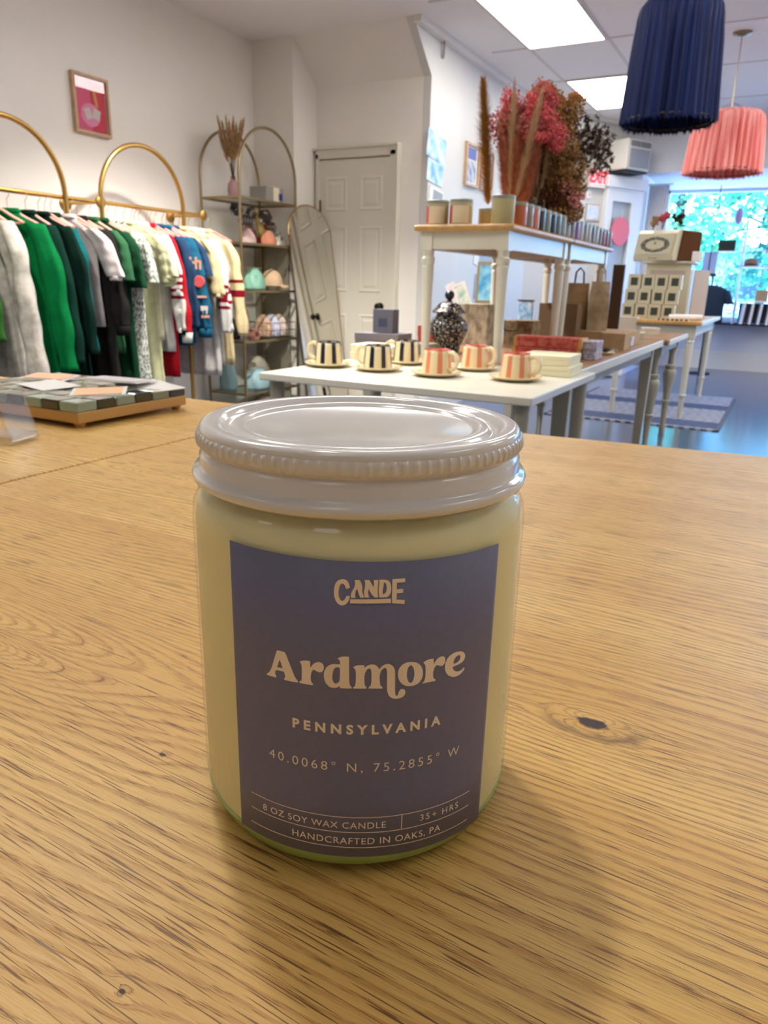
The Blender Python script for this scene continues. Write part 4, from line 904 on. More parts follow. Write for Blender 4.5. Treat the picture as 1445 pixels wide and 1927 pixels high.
# ================================================================ DISPLAY TABLES
m_tw = mat('table_cream', (208, 205, 192), rough=0.35, var=0.03, vs=6)
m_tgrey = mat('table_leg_grey', (160, 156, 142), rough=0.45)
m_honey = mat('honey_wood', (196, 150, 86), rough=0.35, var=0.2, vs=5, stretch=(6, 1, 1))
m_brownw = mat('brown_wood', (150, 112, 78), rough=0.35, var=0.2, vs=5, stretch=(6, 1, 1))
def table(name, label, x0, x1, y0, y1, z, top, leg, th=0.035, ap=0.06, legw=0.05, edge=None, round_leg=False, inset=0.035):
    cx, cy = (x0+x1)/2, (y0+y1)/2
    t = thing(name, label, 'table', (cx, cy, 0)); w, d = x1-x0, y1-y0
    tt = MB().box((0, 0, z-th/2), (w, d, th)).build('tabletop', top, t, bevel=0.004)
    if edge: MB().box((w/2+0.004, 0, z-th/2), (0.010, d, th+0.004)).build('edge_strip', edge, tt, bevel=0.003)
    a = MB()
    for s in (-1, 1): a.box((0, s*(d/2-inset-0.018), z-th-ap/2), (w-2*inset, 0.02, ap)).box((s*(w/2-inset-0.018), 0, z-th-ap/2), (0.02, d-2*inset, ap))
    a.build('apron', leg, t)
    for sx in (-1, 1):
        for sy in (-1, 1):
            c = (sx*(w/2-inset-legw/2), sy*(d/2-inset-legw/2))
            if round_leg: l = MB().lathe([(legw*0.42, 0), (legw*0.46, z*0.5), (legw*0.52, z-th-0.002)], (c[0], c[1], 0), 20).build('leg', leg, t, smooth=True)
            else: l = MB().box((c[0], c[1], (z-th)/2), (legw, legw, z-th-0.001), taper=0.65).build('leg', leg, t, bevel=0.003)
    return t
table('display_table', 'cream display table carrying the striped cups and saucers', -1.61, -0.62, 2.075, 2.88, 0.75, m_tw, m_tgrey, round_leg=True, th=0.026, ap=0.0005, inset=0.02)
table('display_table', 'long brown topped table with pale edge behind the cups table', -1.72, -0.69, 2.90, 5.05, 0.75, m_brownw, m_tgrey, edge=m_tw, legw=0.07)
def turned_leg_prof(h, r):
    return [(r*0.55, 0), (r*0.7, 0.03), (r*0.5, 0.06), (r*0.62, h*0.30), (r*0.66, h*0.36), (r*0.95, h*0.37), (r*0.95, h*0.39), (r*0.68, h*0.40), (r*0.75, h*0.48), (r*1.25, h*0.66), (r*1.32, h*0.71), (r*1.15, h*0.745), (r*0.80, h*0.76), (r*1.05, h*0.77), (r*1.05, h*0.80), (r*0.62, h*0.81), (r*0.60, h*0.93), (r*0.7, h*0.96), (r*0.9, h)]
def turned_table(label, x0, x1, y0, y1, z, top, leg, r=0.04, ap=0.09, edge=None, prof=None):
    cx, cy = (x0+x1)/2, (y0+y1)/2; w, d = x1-x0, y1-y0
    t = thing('turned_leg_table', label, 'table', (cx, cy, 0))
    tt = MB().box((0, 0, z-0.015), (w, d, 0.03)).build('tabletop', top, t, bevel=0.008, seg=3)
    if edge: MB().box((w/2+0.004, 0, z-0.015), (0.01, d, 0.032)).build('edge_strip', edge, tt, bevel=0.003)
    a = MB(); i_ = 0.04
    for s in (-1, 1): a.box((0, s*(d/2-i_-0.016), z-0.03-ap/2), (w-2*i_-2*r, 0.02, ap)).box((s*(w/2-i_-0.016), 0, z-0.03-ap/2), (0.02, d-2*i_-2*r, ap))
    a.build('apron', leg, t)
    for sx in (-1, 1):
        for sy in (-1, 1):
            c = (sx*(w/2-i_-r), sy*(d/2-i_-r))
            lg = MB().lathe((prof or turned_leg_prof)(z-0.03-ap-0.01, r), (c[0], c[1], 0), 24)
            lg.box((c[0], c[1], z-0.03-(ap+0.01)/2), (2*r, 2*r, ap+0.01))
            lg.build('leg', leg, t, smooth=True)
    return t
def slim_prof(h, r): return [(r*0.55, 0), (r*0.62, h*0.28), (r*0.9, h*0.29), (r*0.9, h*0.31), (r*0.66, h*0.32), (r*0.85, h*0.85), (r*0.9, h*0.92), (r*0.8, h*0.925), (r*1.0, h*0.95), (r*0.8, h*0.97), (r*0.95, h)]
turned_table('honey topped table with cream legs under the white display cabinet', -1.34, -0.62, 6.60, 8.30, 0.815, m_honey, m_tw, r=0.035, edge=m_tw, prof=slim_prof)
turned_table('small table with vase shaped turned legs between the long table and honey table', -1.55, -0.655, 5.08, 6.02, 0.75, m_brownw, m_tgrey, r=0.036, ap=0.06, edge=m_tw)
# two stacked risers carrying the candles
def riser_prof(h, r): return [(r*0.62, 0), (r*0.66, h*0.1), (r*0.92, h*0.80), (r*0.95, h*0.86), (r*0.80, h*0.87), (r*1.1, h*0.90), (r*1.1, h*0.93), (r*0.82, h*0.95), (r*0.95, h)]
def riser(label, y0, y1):
    z0, zt = 0.75, 1.294; x0, x1 = -1.44, -1.005; cx, cy = (x0+x1)/2, (y0+y1)/2; w, d = x1-x0, y1-y0
    t = thing('wooden_riser', label, 'side table', (cx, cy, z0)); H = zt-z0
    MB().box((0, 0, H-0.012), (w, d, 0.024)).build('tabletop', m_honey, t, bevel=0.010, seg=3)
    a = MB(); i_ = 0.025; r = 0.026; ap = 0.07
    for s in (-1, 1): a.box((0, s*(d/2-i_-0.016), H-0.024-ap/2), (w-2*i_-2*r, 0.02, ap)).box((s*(w/2-i_-0.016), 0, H-0.024-ap/2), (0.02, d-2*i_-2*r, ap))
    a.build('apron', m_tw, t)
    for sx in (-1, 1):
        for sy in (-1, 1):
            c = (sx*(w/2-i_-r), sy*(d/2-i_-r)); lh = H-0.024-ap-0.005
            MB().lathe(riser_prof(lh, r), (c[0], c[1], 0), 24).box((c[0], c[1], H-0.024-(ap+0.005)/2), (2*r, 2*r, ap+0.005)).build('leg', m_tw, t, smooth=True)
riser('wooden side table with cream legs standing on the brown table, nearer of two', 2.92, 3.865)
riser('wooden side table with cream legs standing on the brown table, farther of two', 3.875, 4.80)

# ---------------- cups and saucers
m_cream = mat('ceramic_cream', (232, 214, 172), rough=0.18, coat=0.5); m_navy = mat('ceramic_navy', (20, 24, 44), rough=0.15, coat=0.6); m_coral = mat('ceramic_coral', (222, 138, 98), rough=0.2, coat=0.5)
m_crimson = mat('ceramic_coral_rim', (212, 86, 62), rough=0.2, coat=0.5)
def make_cup(label, dark, rim, side):
    t = thing('striped_cup', label, 'cup')
    p = [(0.0, 0.0), (0.040, 0.0), (0.0475, 0.003), (0.0475, 0.010), (0.046, 0.030), (0.0425, 0.070), (0.041, 0.085), (0.039, 0.0855), (0.0385, 0.080), (0.043, 0.012), (0.0, 0.008)]
    def stripe(f): return 1 if (f*7) % 1 < 0.40 else 0
    MB().lathe(p, n=72, cap=False, mfn=stripe).build('bowl', [m_cream, dark], t, smooth='all')
    MB().lathe([(0.0413, 0.0825), (0.0416, 0.0855), (0.0385, 0.0865), (0.0380, 0.0830)], n=48, cap=False).build('rim_band', rim, t, smooth='all')
    pts = [(side*0.042, 0, 0.072), (side*0.058, 0, 0.078), (side*0.072, 0, 0.070), (side*0.077, 0, 0.050), (side*0.073, 0, 0.032), (side*0.060, 0, 0.020), (side*0.045, 0, 0.018)]
    MB().tube(pts, 0.0055, 10, flat=1.5).build('handle', m_cream, t, smooth='all')
    return t
def make_saucer(label, dot):
    t = thing('saucer', label, 'saucer')
    MB().lathe([(0.0, 0.002), (0.045, 0.0), (0.050, 0.003), (0.068, 0.010), (0.074, 0.015), (0.0735, 0.0175), (0.066, 0.014), (0.050, 0.0075), (0.046, 0.006), (0.0, 0.006)], n=56, cap=False).build('dish', m_cream, t, smooth='all')
    for k in range(10):
        a = 2*PI*k/10; x, y = 0.060*math.cos(a), 0.060*math.sin(a)
        b = MB()
        for q in range(4): b.lathe([(0.0, 0.0016), (0.003, 0.0)], (x+0.003*math.cos(q*PI/2), y+0.003*math.sin(q*PI/2), 0.0122), 8)
        b.build('painted_flower', dot, t)
    return t
def scale_kids(t, s):
    for ch in t.children:
        for v in ch.data.vertices: v.co.x *= s; v.co.y *= s
    return t
cn = make_cup('', m_navy, m_navy, -1); cc = make_cup('', m_coral, m_crimson, 1); sn = make_saucer('', m_navy); sc_ = make_saucer('', m_crimson)
for q_ in (cn, cc): scale_kids(q_, 1.13)
for q_ in (sn, sc_): scale_kids(q_, 1.24)
used = set()
def put(proto, x, y, z, rz, label, group):
    if proto.name not in used:
        used.add(proto.name); proto.location = (x, y, z); proto.rotation_euler = (0, 0, rz); proto['label'] = label; proto['group'] = group
    else: dup(proto, (x, y, z), rz, label, group)
for x, y, col_, rz, pos in ((-1.526, 2.40, 'n', 0.10, 'leftmost'), (-1.312, 2.40, 'n', 0.06, 'nearest'), (-1.335, 2.68, 'n', 0.1, 'rearmost'),
                       (-1.068, 2.39, 'c', -0.25, 'leftmost'), (-1.030, 2.66, 'c', -0.2, 'rearmost'), (-0.798, 2.45, 'c', -0.15, 'rightmost')):
    nm = 'navy and cream' if col_ == 'n' else 'coral and cream'
    put(sn if col_ == 'n' else sc_, x, y, 0.7501, rz*3, 'cream saucer under the %s %s striped cup' % (pos, nm), 'saucers on the cream table')
    put(cn if col_ == 'n' else cc, x, y, 0.7572, rz, '%s striped cup on a saucer, %s of the three' % (nm, pos), nm+' cups')
# ---------------- boxes around the cups
def lidbox(label, x, y, z, w, d, h, m, rz=0.0, lid=True, cat='box', name='lidded_box', print_=None):
    t = thing(name, label, cat, (x, y, z), rz)
    MB().box((0, 0, h*0.5*(0.62 if lid else 1.0)), (w, d, h*(0.62 if lid else 1.0))).build('box', m, t, bevel=0.0015)
    if lid: MB().box((0, 0, h*0.8), (w+0.004, d+0.004, h*0.4)).build('lid', m, t, bevel=0.002)
    else: MB().box((0, 0, h+0.0005), (w*0.98, d*0.98, 0.001)).build('top_sheet', m, t)
    if print_: MB().box((0, -d/2-0.0012, h*0.45), (w*0.42, 0.0016, h*0.36)).build('printed_emblem', print_, t)
    return t
m_ivory = mat('box_ivory', (232, 226, 192), rough=0.5); m_slate = mat('box_slate', (128, 122, 128), rough=0.6); m_slate2 = mat('box_slate_dark', (104, 104, 118), rough=0.6)
lidbox('ivory box lying behind the leftmost navy cup, lower of two', -1.50, 2.765, 0.75, 0.20, 0.16, 0.032, m_ivory)
lidbox('ivory box lying behind the leftmost navy cup, upper of two', -1.505, 2.765, 0.7825, 0.19, 0.155, 0.030, m_ivory, rz=0.04)
lidbox('ivory gift box lying under another one right of the coral cups', -0.760, 2.74, 0.75, 0.195, 0.20, 0.036, m_ivory, rz=0.04)
lidbox('ivory gift box lying on top of another one right of the coral cups', -0.765, 2.745, 0.7865, 0.185, 0.19, 0.036, m_ivory, rz=0.02)
lidbox('small slate box at the left of the grey boxes behind the cups', -1.74, 3.10, 0.75, 0.105, 0.10, 0.085, m_slate)
lidbox('wide slate box carrying the upright emblem box behind the cups', -1.615, 3.09, 0.75, 0.13, 0.14, 0.088, m_slate)
lidbox('upright slate blue box with round emblem on top of the grey boxes', -1.645, 3.08, 0.8385, 0.105, 0.06, 0.105, m_slate2, lid=False, print_=mat('emblem_blue', (70, 76, 100)))
lidbox('coral red box half hidden between the slate boxes and the riser leg', -1.50, 3.30, 0.75, 0.12, 0.10, 0.12, mat('box_coral', (196, 84, 66), rough=0.5))
lidbox('sage grey box under the coral red one', -1.46, 3.12, 0.75, 0.09, 0.10, 0.05, mat('box_sage', (130, 136, 118), rough=0.5))
m_pat = mat('pattern_taupe', (196, 186, 164), rough=0.7, c2=(134, 122, 102), vs=26, stretch=(1, 1, 0.7))
lidbox('tall box in a taupe and cream leaf pattern behind the ginger jar', -1.47, 3.78, 0.75, 0.17, 0.12, 0.215, m_pat, lid=False)
lidbox('brown patterned square box between the riser legs', -1.30, 4.05, 0.75, 0.16, 0.16, 0.13, mat('pattern_brown', (150, 128, 100), rough=0.7, c2=(110, 88, 64), vs=40), lid=True)
lidbox('plain dark brown carton behind the red patterned boxes', -1.16, 4.30, 0.75, 0.22, 0.12, 0.22, mat('carton_brown', (112, 88, 64), rough=0.8), lid=False)
m_redp = mat('red_paisley', (196, 62, 48), rough=0.5, c2=(214, 120, 110), vs=48)
for k, z in enumerate((0.75, 0.797)):
    t = thing('patterned_book_box', 'red paisley book box with gold edge right of the riser leg, ' + ('lower' if k == 0 else 'upper') + ' of two', 'book', (-0.955+0.004*k, 3.40, z), 0.02*k)
    MB().box((0, 0, 0.0225), (0.285, 0.13, 0.045)).build('cover', m_redp, t, bevel=0.002)
    for s in (-1, 1): MB().box((s*0.149, 0, 0.0225), (0.014, 0.132, 0.0455)).build('spine_band', mat('gold_paper', (206, 160, 90), rough=0.45), t)
t = thing('napkin_stack', 'stack of folded lilac and white patterned napkins beside the red book boxes', 'napkins', (-0.765, 3.44, 0.75))
for i in range(7): MB().box((0, 0, 0.006+0.0118*i), (0.06, 0.14, 0.0105), rz=0.03*math.sin(i*2)).build('napkin', mat('napkin', (206, 200, 216), rough=0.9, c2=(150, 146, 172), vs=60), t, bevel=0.003)
# ginger jar
gj = thing('ginger_jar', 'navy ginger jar with pale scrollwork and lid behind the coral cups', 'jar', (-1.425, 3.30, 0.7505))
m_gj = mat('navy_scroll', (12, 16, 34), rough=0.2, coat=0.3, c2=(206, 196, 176), vs=120)
m_gj.node_tree.nodes['Color Ramp'].color_ramp.elements[0].position = 0.40; m_gj.node_tree.nodes['Color Ramp'].color_ramp.elements[1].position = 0.44
MB().lathe([(0.0, 0), (0.055, 0.0), (0.058, 0.01), (0.062, 0.03), (0.085, 0.075), (0.094, 0.105), (0.090, 0.135), (0.072, 0.158), (0.058, 0.166), (0.056, 0.182), (0.0, 0.182)], n=48, cap=False).build('body', m_gj, gj, smooth=True)
ld_ = MB().lathe([(0.0, 0.182), (0.078, 0.182), (0.080, 0.188), (0.074, 0.194), (0.062, 0.205), (0.050, 0.222), (0.028, 0.232), (0.014, 0.236), (0.0, 0.237)], n=48, cap=False).build('lid', m_gj, gj, smooth=True)
MB().lathe([(0.010, 0.234), (0.012, 0.242), (0.020, 0.250), (0.024, 0.262), (0.020, 0.274), (0.008, 0.284), (0.0, 0.286)], n=28, cap=False).build('knob', m_navy, ld_, smooth=True)
# cards and prints on a rack behind
def stand_card(label, x, y, z, w, h, rx, rz, m, m2=None, name='greeting_card', cat='card', th=0.002, ry=0.0):
    t = thing(name, label, cat, (x, y, z), rot=(rx, ry, rz))
    MB().box((0, 0, h/2), (w, th, h)).build('card', m, t)
    if m2: MB().box((0, -th/2-0.0006, h/2), (w*0.82, 0.0012, h*0.84)).build('printed_panel', m2, t)
    return t
m_bp = mat('print_aqua', (70, 158, 214), rough=0.35, c2=(160, 214, 236), vs=16); m_pk = mat('print_floral_pink', (226, 190, 208), rough=0.5, c2=(236, 226, 224), vs=26); m_gn = mat('print_floral_green', (236, 230, 220), rough=0.5, c2=(150, 186, 172), vs=22)
stand_card('framed aqua print of trees standing behind the ginger jar', -1.43, 3.86, 0.965, 0.165, 0.215, -0.06, 0.05, mat('frame_bronze', (150, 134, 104)), m_bp, name='framed_print', cat='picture', th=0.014)
stand_card('pink floral card fanned out behind the ginger jar knob', -1.60, 3.83, 0.95, 0.055, 0.13, -0.1, 0.1, m_card, m_pk, ry=-0.5)
stand_card('green floral card fanned out left of the aqua print', -1.545, 3.80, 0.95, 0.075, 0.13, -0.1, 0.05, m_card, m_gn, ry=-0.42)
t = thing('card_rack', 'grey plinth holding the fanned cards', 'rack', (-1.58, 3.86, 0.75)); MB().box((0, 0, 0.10), (0.10, 0.12, 0.20)).build('body', m_boxgrey, t); MB().box((0, 0, 0.2045), (0.12, 0.14, 0.008)).build('top', m_boxgrey, t)
t = thing('tea_towel', 'blue patterned tea towel hanging beside the riser leg', 'towel', (-1.35, 4.24, 0.83))
MB().box((0, 0, 0.075), (0.085, 0.012, 0.15)).build('cloth', mat('towel_blue', (110, 168, 224), rough=0.9, c2=(206, 222, 236), vs=34), t, bevel=0.004); MB().box((0, 0, 0.153), (0.10, 0.016, 0.008)).build('clip', m_bgold, t)
# kraft slab and bags
lidbox('long low kraft carton under the paper bags', -1.00, 4.48, 0.75, 0.46, 0.36, 0.075, m_kraft, lid=False)
def bag(label, x, y, z, w, d, h, m, rz=0.0, dark=None):
    t = thing('paper_bag', label, 'bag', (x, y, z), rz)
    rr = [[(sx*w/2*k, sy*d/2*kk, h*f) for sx, sy in ((-1, -1), (0, -1.02), (1, -1), (1.0, 0), (1, 1), (0, 1.02), (-1, 1), (-1, 0))] for f, k, kk in ((0, 1, 1), (0.3, 1.01, 1), (0.6, 0.98, 0.9), (0.80, 0.95, 0.7), (1.0, 0.92, 0.25))]
    MB().loft(rr).build('bag_body', m, t)
    for s in (-1, 1): MB().tube([(-w*0.2, s*d*0.12, h), (-w*0.17, s*d*0.13, h+0.06), (0, s*d*0.14, h+0.085), (w*0.17, s*d*0.13, h+0.06), (w*0.2, s*d*0.12, h)], 0.003, 6).build('handle', dark or m_kraft, t, smooth=True)
    return t
m_kraft2 = mat('kraft_pale', (186, 166, 136), rough=0.8, c2=(150, 128, 98), vs=12)
bag('kraft paper bag with black ribbon handles inside the farther riser, left one', -1.12, 4.50, 0.826, 0.13, 0.12, 0.26, m_kraft, 0.1, m_black)
bag('pale kraft bag with brown print inside the farther riser, right one', -0.985, 4.46, 0.826, 0.11, 0.12, 0.27, m_kraft2, 0.25)
t = thing('upright_panel', 'dark walnut board standing at the end of the farther riser', 'board', (-0.965, 4.83, 0.75)); MB().box((0, 0, 0.225), (0.07, 0.02, 0.45)).build('board', mat('walnut', (78, 54, 38), rough=0.4), t); MB().box((0, 0.015, 0.03), (0.07, 0.03, 0.06)).build('foot', mat('walnut', (78, 54, 38)), t)
# small goods on the right of the long table
lidbox('tan carton at the edge of the long table', -0.80, 4.10, 0.75, 0.13, 0.16, 0.085, m_kraft, lid=False)
t = thing('bracelet_dish', 'small dish of dark beaded bracelets near the long table edge', 'dish', (-0.775, 3.72, 0.7505)); MB().lathe([(0, 0.002), (0.04, 0), (0.055, 0.012), (0.052, 0.013), (0.038, 0.006), (0, 0.006)], n=32, cap=False).build('dish', m_cr, t, smooth=True)
for i in range(4): MB().tube([(0.028*math.cos(a)+0.008*(i-1.5), 0.028*math.sin(a), 0.012+0.005*i) for a in [2*PI*k/20 for k in range(20)]], 0.004, 6, closed=True).build('bracelet', m_tort, t)
for i, (x, y, w, d, h, c, lab) in enumerate(((-0.80, 4.42, 0.07, 0.08, 0.05, (196, 190, 196), 'small lilac grey block right of the tan carton'), (-0.86, 4.75, 0.08, 0.08, 0.07, (206, 200, 190), 'pale small box near the far corner of the long table'),
    (-1.13, 5.45, 0.20, 0.16, 0.03, (222, 218, 210), 'stack of white pads on the small far table'), (-0.90, 5.20, 0.14, 0.10, 0.035, (214, 206, 190), 'cream soap tray in front of the grey card stand'), (-1.20, 5.20, 0.16, 0.12, 0.02, (230, 228, 224), 'white notepad at the left of the small far table'),
    (-0.86, 5.62, 0.10, 0.10, 0.05, (206, 196, 180), 'beige box at the right of the small far table'))):
    lidbox(lab, x, y, 0.7503, w, d, h, mat('goods_'+str(i), c, rough=0.5), rz=0.1*i)
stand_card('grey upright card stand with white side in front of the small candle boxes', -0.985, 5.40, 0.75, 0.12, 0.125, 0, 0.15, mat('grey_card', (186, 178, 168), rough=0.6), name='card_stand', cat='sign', th=0.05)
for i in range(3):
    t = thing('jewellery_card', ('lower', 'middle', 'right hand')[i]+' sparkling earring card beside the dark dish', 'card', (-0.80+0.012*i, 3.95+0.06*i, 0.7505), 0.3*i)
    MB().box((0, 0, 0.002), (0.05, 0.045, 0.003)).build('card', m_card, t); MB().lathe([(0, 0.012), (0.008, 0.006), (0, 0.0)], (0, 0, 0.004), 10).build('stud', mat('silver', (226, 228, 234), metal=1, rough=0.15), t)

# ---------------- candles on the riser
m_cand = mat('candle_glass_sage', (188, 180, 146), rough=0.25, coat=0.3); m_tin = mat('tin_lid', (160, 160, 148), rough=0.35, metal=0.5); m_lbl = mat('candle_label_cream', (222, 204, 170), rough=0.6); m_redl = mat('label_rose', (176, 72, 80), rough=0.5)
def candle(label, x, y, z, r, h, body, lidm, lbl=None, side=None, group=None, rz=0.0):
    t = thing('small_candle', label, 'candle', (x, y, z), rz, group)
    MB().lathe([(0.0, 0), (r*0.94, 0), (r, 0.004), (r, h*0.86), (r*0.95, h*0.88), (0, h*0.88)], n=32, cap=False).build('jar', body, t, smooth=True)
    MB().lathe([(0.0, h*0.86), (r*0.96, h*0.86), (r*1.02, h*0.87), (r*1.02, h*0.985), (r*0.98, h), (0, h)], n=32, cap=False).build('lid', lidm, t, smooth=True)
    def band(a0, a1, z0, z1, m, nm):
        n = 14; vs = []
        for i in range(n+1):
            a = a0+(a1-a0)*i/n; vs += [(r*1.012*math.cos(a), r*1.012*math.sin(a), z0), (r*1.012*math.cos(a), r*1.012*math.sin(a), z1)]
        MB().add(vs, [(2*i, 2*i+2, 2*i+3, 2*i+1) for i in range(n)]).build(nm, m, t, smooth='all')
    if lbl: band(-PI/2-0.45, -PI/2+1.10, h*0.08, h*0.74, lbl, 'label')
    if side: band(-PI/2-1.1, -PI/2-0.45, h*0.08, h*0.74, side, 'side_label')
    return t
candle('sage candle with rose and cream label at the left end of the riser', -1.368, 3.0, 1.294, 0.047, 0.098, m_cand, m_tin, m_lbl, m_redl)
candle('sage candle with rose and cream label, second from the left on the riser', -1.262, 3.0, 1.294, 0.047, 0.100, m_cand, m_tin, m_lbl, m_redl)
candle('small dim amber candle right of the two rose labelled ones', -1.185, 3.10, 1.294, 0.036, 0.072, mat('candle_amber', (170, 148, 104), rough=0.3), m_tin)
candle('large plain sage candle at the front corner of the riser', -1.075, 2.985, 1.294, 0.046, 0.108, mat('candle_plain', (184, 174, 130), rough=0.3), m_tin)
rowc = [((196, 108, 72), 'terracotta'), ((150, 128, 108), 'taupe'), ((206, 120, 84), 'orange'), ((40, 42, 46), 'black'), ((128, 128, 112), 'olive grey'), ((36, 36, 40), 'second black'), ((92, 106, 110), 'slate'), ((140, 144, 128), 'pale sage'), ((150, 146, 132), 'stone'), ((140, 120, 110), 'mocha'), ((120, 80, 130), 'violet'), ((176, 160, 170), 'lilac'),
        ((130, 124, 112), 'khaki'), ((170, 160, 150), 'oatmeal'), ((120, 104, 96), 'cocoa'), ((176, 166, 158), 'sand'), ((120, 112, 110), 'ash'), ((150, 72, 62), 'brick'), ((128, 50, 50), 'maroon'), ((140, 100, 84), 'chestnut'), ((150, 140, 132), 'mushroom')]
for i, (c, nm) in enumerate(rowc):
    y = 3.09+i*0.0865
    if y > 4.76: break
    candle('%s candle in the row along the riser edge' % nm, -1.048, y, 1.294, 0.037, 0.092, mat('row_candle_'+str(i), c, rough=0.2, coat=0.5), m_tin, None, None, group='candles along the riser edge')

# ---------------- dried flowers on the riser
m_pinkf = mat('flower_pink', (240, 124, 128), rough=0.9, c2=(196, 78, 90), vs=60); m_mauve = mat('flower_mauve', (196, 120, 126), rough=0.9, c2=(222, 160, 150), vs=60); m_rust = mat('pampas_rust', (206, 138, 112), rough=0.9, c2=(176, 100, 82), vs=40)
m_tan = mat('flower_tan', (182, 138, 86), rough=0.9, c2=(120, 82, 46), vs=60); m_must = mat('mustard_plume', (156, 110, 44), rough=0.9); m_pale = mat('pampas_pale', (198, 168, 136), rough=0.9); m_dkb = mat('seed_dark', (66, 44, 40), rough=0.9); m_darkred = mat('leaf_dark_red', (84, 40, 32), rough=0.9)
m_vase = mat('vase_smoke', (60, 54, 50), rough=0.08, trans=0.5, spec=0.7)
m_vclear = m_pane
rnd = random.Random(11)
def blobs(mb, c, rad, n, s=0.006, mi=0, sq=(1, 1, 1)):
    for i in range(n):
        v = Vector((rnd.gauss(0, 1), rnd.gauss(0, 1), rnd.gauss(0, 1))).normalized()*(rnd.random()**0.4); p = Vector(c)+Vector((v.x*rad*sq[0], v.y*rad*sq[1], v.z*rad*sq[2]))
        a = Vector((rnd.uniform(-1, 1), rnd.uniform(-1, 1), rnd.uniform(-1, 1))).normalized(); b = a.orthogonal().normalized(); ss = s*rnd.uniform(0.5, 1.4)
        mb.add([p+a*ss, p+b*ss*0.8, p-a*ss, p-b*ss*0.8, p+a.cross(b)*ss*0.8], [(0, 1, 4), (1, 2, 4), (2, 3, 4), (3, 0, 4)], mi)
    return mb
def bunch(label, x, y, mats, fill, vase_r=0.04, vase_h=0.16, cat='dried flowers', name='dried_flower_bunch', vlab=None):
    t = thing(name, label, cat, (x, y, 1.294+0.012)); st = MB(); hd = MB(); fill(st, hd)
    st.build('stems', m_stem, t); tag(hd.build('flower_heads', mats, t), kind='stuff')
    v = thing('flower_vase', vlab or ('glass vase holding the '+' '.join(label.split()[:11])), 'vase', (x, y, 1.294))
    MB().lathe([(0.0, 0.002), (vase_r*0.9, 0), (vase_r, 0.006), (vase_r*1.02, vase_h*0.6), (vase_r*0.9, vase_h), (vase_r*0.84, vase_h), (vase_r*0.95, vase_h*0.6), (vase_r*0.92, 0.01), (0, 0.008)], n=28, cap=False).build('body', m_vclear, v, smooth=True)
    MB().lathe([(vase_r*0.9, vase_h-0.004), (vase_r*0.94, vase_h), (vase_r*0.9, vase_h+0.003), (vase_r*0.86, vase_h)], n=28, cap=False).build('rim', m_vclear, v, smooth=True)
    return t
def stem_to(st, p, r=0.0013, b=(0, 0, 0)): st.tube([b, (p[0]*0.35, p[1]*0.35, p[2]*0.45), p], r, 4)
def f1(st, hd):
    plume(hd, (-0.055, 0.0, 0.12), (-0.115, 0.0, 0.64), 0.046, 3800, 0.035, 0, rnd, thin=0.0015, prof=lambda t: 0.40+0.8*math.sin(PI*min(1, t*0.9+0.1))); stem_to(st, (-0.10, 0, 0.3))
bunch('tall mustard brown plume at the left of the dried flowers', -1.29, 3.52, [m_must], f1, 0.025, 0.15)
def f2(st, hd):
    for dx, dy, h, r_ in ((-0.09, 0.0, 0.47, 0.05), (-0.04, 0.03, 0.54, 0.055), (0.0, -0.03, 0.44, 0.06), (0.04, 0.04, 0.50, 0.055), (0.07, 0.0, 0.42, 0.055), (-0.06, -0.02, 0.38, 0.05), (0.02, 0.0, 0.36, 0.06)):
        plume(hd, (dx*0.45, dy*0.3, 0.10), (dx*1.1, dy, h), r_, 2400, 0.05, 0, rnd, thin=0.0018); stem_to(st, (dx*0.6, dy*0.6, 0.3))
    plume(hd, (0.015, -0.04, 0.15), (0.095, -0.05, 0.55), 0.040, 1300, 0.05, 1, rnd, thin=0.0013)
    plume(hd, (-0.02, -0.04, 0.15), (-0.03, -0.05, 0.60), 0.035, 1100, 0.05, 1, rnd, thin=0.0013)
bunch('rust pink pampas grass bunch, second from the left', -1.22, 3.56, [m_rust, m_pale], f2, 0.04, 0.14)
def f3(st, hd):
    for i in range(44):
        a = rnd.uniform(-1, 1); p = (-0.045+0.15*a, rnd.uniform(-0.07, 0.08), 0.38+0.25*(1-0.7*a*a)*rnd.uniform(0.2, 1))
        stem_to(st, p); blobs(hd, p, 0.050, 170, 0.0062, rnd.choice((0, 0, 1, 1, 2)), (1, 1, 1.2))
    blobs(hd, (0.02, -0.07, 0.40), 0.05, 700, 0.007, 0, (1.4, 0.8, 0.55)); stem_to(st, (0.02, -0.06, 0.40))
bunch('pink and mauve statice bunch at the top left of the display', -1.17, 3.62, [m_pinkf, m_mauve, m_rust], f3)
def f4(st, hd):
    for i in range(40):
        p = (rnd.uniform(-0.11, 0.12), rnd.uniform(-0.07, 0.07), rnd.uniform(0.28, 0.62)); stem_to(st, p); blobs(hd, p, 0.050, 200, 0.0064, rnd.choice((0, 0, 1)), (1, 1, 1.3))
    for dx in (-0.02, 0.05): plume(hd, (dx*0.3, -0.06, 0.2), (dx, -0.08, 0.56), 0.014, 700, 0.04, 2, rnd, thin=0.0014)
bunch('olive tan flower bunch in the middle of the display', -1.155, 3.74, [m_tan, mat('olive_brown', (172, 128, 66), rough=0.9), m_pale], f4)
def f5(st, hd):
    for i in range(18):
        p = (0.03+rnd.uniform(-0.09, 0.075), rnd.uniform(-0.05, 0.05), rnd.uniform(0.50, 0.67)); stem_to(st, p); blobs(hd, p, 0.032, 280, 0.0070, 0)
    plume(hd, (0.10, 0, 0.36), (0.115, 0, 0.62), 0.024, 1400, 0.03, 1, rnd, thin=0.002); plume(hd, (-0.02, 0, 0.58), (-0.07, 0, 0.64), 0.02, 500, 0.03, 1, rnd, thin=0.002)
bunch('bright pink flower heads with dark plume at the top right of the display', -1.175, 3.86, [m_pinkf, m_dkb], f5)
